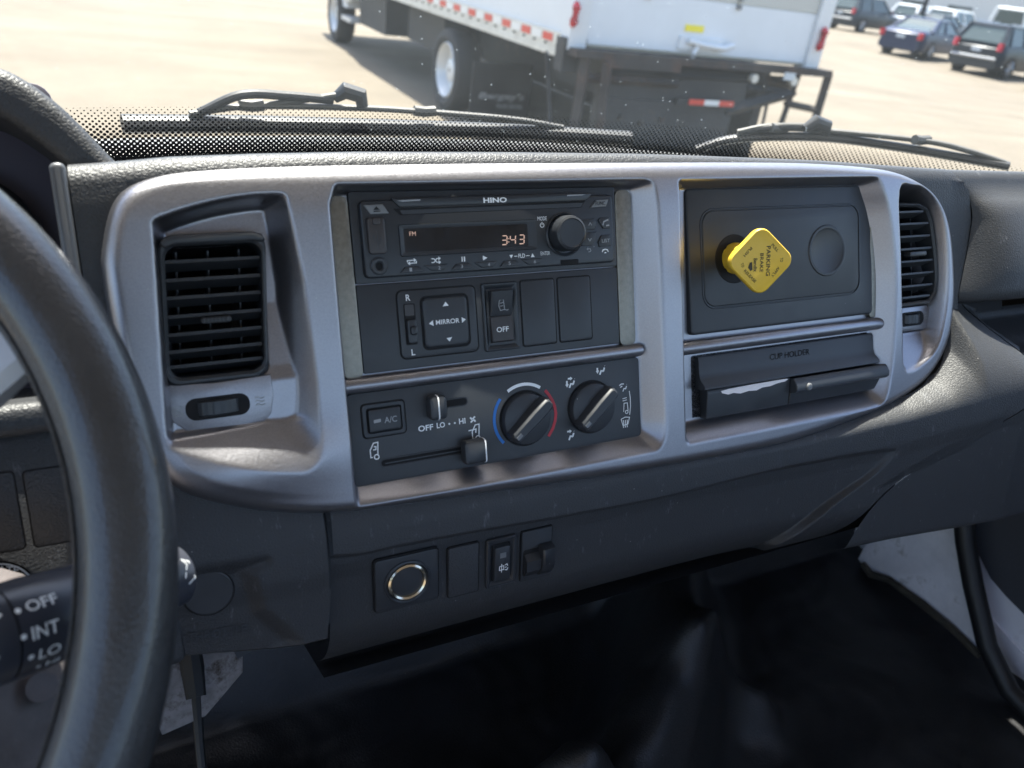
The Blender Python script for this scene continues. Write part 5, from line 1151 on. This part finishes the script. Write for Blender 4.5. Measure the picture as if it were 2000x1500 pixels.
    for s in (-1, 1):
        if kind == 'sedan': pts = [(s * hw * .84, yr + .02, zt - .30), (s * hw * .86, yr + .02, zt - .06)]; r = .115
        elif kind == 'suv': pts = [(s * hw * .84, yr + .0, zt - .22), (s * hw * .84, yr + .03, zt + .04)]; r = .10
        else: pts = [(s * hw * .86, yr - .0, 1.0), (s * hw * .86, yr, 1.4)]; r = .09
        if lamps: part('tail_light', MB().tube(pts, r, 8), m_lens)
    part('rear_bumper', MB().box((-hw * .86, yr - .05, .30), (hw * .86, yr + .1, .52)), m_cladding if kind != 'sedan' else mat, smooth=0)
    if kind == 'suv': part('bumper_trim', MB().tube([(-hw * .84, yr - .04, .60), (0, yr - .07, .60), (hw * .84, yr - .04, .60)], .045, 8), m_alloy)
    part('number_plate', MB().box((-.17, yr - .018, zt - .30), (.17, yr - .006, zt - .19)), m_plate, smooth=0)
    part('rear_window', MB().add([(-k0 * .84, base[0] - .015, zb + .03), (k0 * .84, base[0] - .015, zb + .03), (k1 * .84, roof[0] - .035, zr - .14), (-k1 * .84, roof[0] - .035, zr - .14), (-k0 * .84, base[0] + .02, zb + .03), (k0 * .84, base[0] + .02, zb + .03), (k1 * .84, roof[0], zr - .14), (-k1 * .84, roof[0], zr - .14)], [(0, 1, 2, 3), (7, 6, 5, 4), (0, 4, 5, 1), (1, 5, 6, 2), (2, 6, 7, 3), (3, 7, 4, 0)]), m_cglass, smooth=0)
    if kind != 'van' and kind == 'suv': part('roof_rail', MB().tube([(-k1, roof[0] + .1, zr + .03), (-k1, roof[1] - .3, zr + .03)], .018, 6), m_alloy); part('roof_rail', MB().tube([(k1, roof[0] + .1, zr + .03), (k1, roof[1] - .3, zr + .03)], .018, 6), m_alloy)
    return root
car('sedan', 'navy blue sedan with two red tail lights parked beyond the box truck', m_navy, 29.0, 23.6, 74, 'sedan')
car('sport_utility', 'dark grey suv with a bright bumper strip at the right edge', m_darkc, 28.9, 20.1, 80, 'suv')
car('sport_utility', 'grey suv seen between the box truck and the navy sedan', m_slate, 36.6, 34.2, 80, 'suv')
car('sport_utility', 'blue grey car mostly hidden behind the corner of the box truck', m_darkc, 35.2, 37.2, 80, 'suv')
car('parked_car', 'dark car whose wheel shows at the right edge below the grey suv', m_darkc, 28.3, 16.6, 84, 'sedan')
car('parked_car', 'dark car behind the roof of the navy sedan', m_darkc, 38.2, 30.6, 76, 'sedan')
car('white_van', 'white van with one red tail light behind the dark suv', m_whitec, 41.0, 27.6, 78, 'van')
car('white_van', 'white van at the far right behind the parked row', m_whitec, 43.0, 23.0, 80, 'van')
car('white_car', 'white car behind the roof of the navy sedan, farther off', m_whitec, 44, 34, 76, 'suv')
car('white_car', 'white car near the light pole at the top right', m_whitec, 47, 39, 76, 'suv')
def building():
    root = empty('warehouse', frame_xy(95, 62, 57), 'long white building behind the parked cars', 'building')
    def box(nm, a, b, mt): link_mesh(nm, *(lambda q: (q.v, q.f))(MB().box(a, b)), mt, root, smooth=0)
    box('wall', (-60, 0, -1), (60, 20, 6), m_bld); box('roof_edge', (-60.3, -.3, 6), (60.3, 20.3, 6.5), m_roof)
    for k in range(22): box('window', (-56 + k * 5.2, -.06, 1.0), (-53.4 + k * 5.2, .02, 2.6), m_cglass)
building()
pl_ = empty('light_pole', frame_xy(38.5, 31.2, 0, float(gh(38.5, 31.2))), 'dark light pole rising behind the grey suv', 'light pole')
m = MB().tube([(0, 0, 0), (0, 0, .7), (0, 0, .72), (0, 0, 7)], [.28, .28, .12, .09], 12); link_mesh('pole', m.v, m.f, m_frame, pl_)
m = MB().box((-.25, -.5, 7), (.25, .5, 7.2)); link_mesh('lamp_head', m.v, m.f, m_frame, pl_, smooth=0)
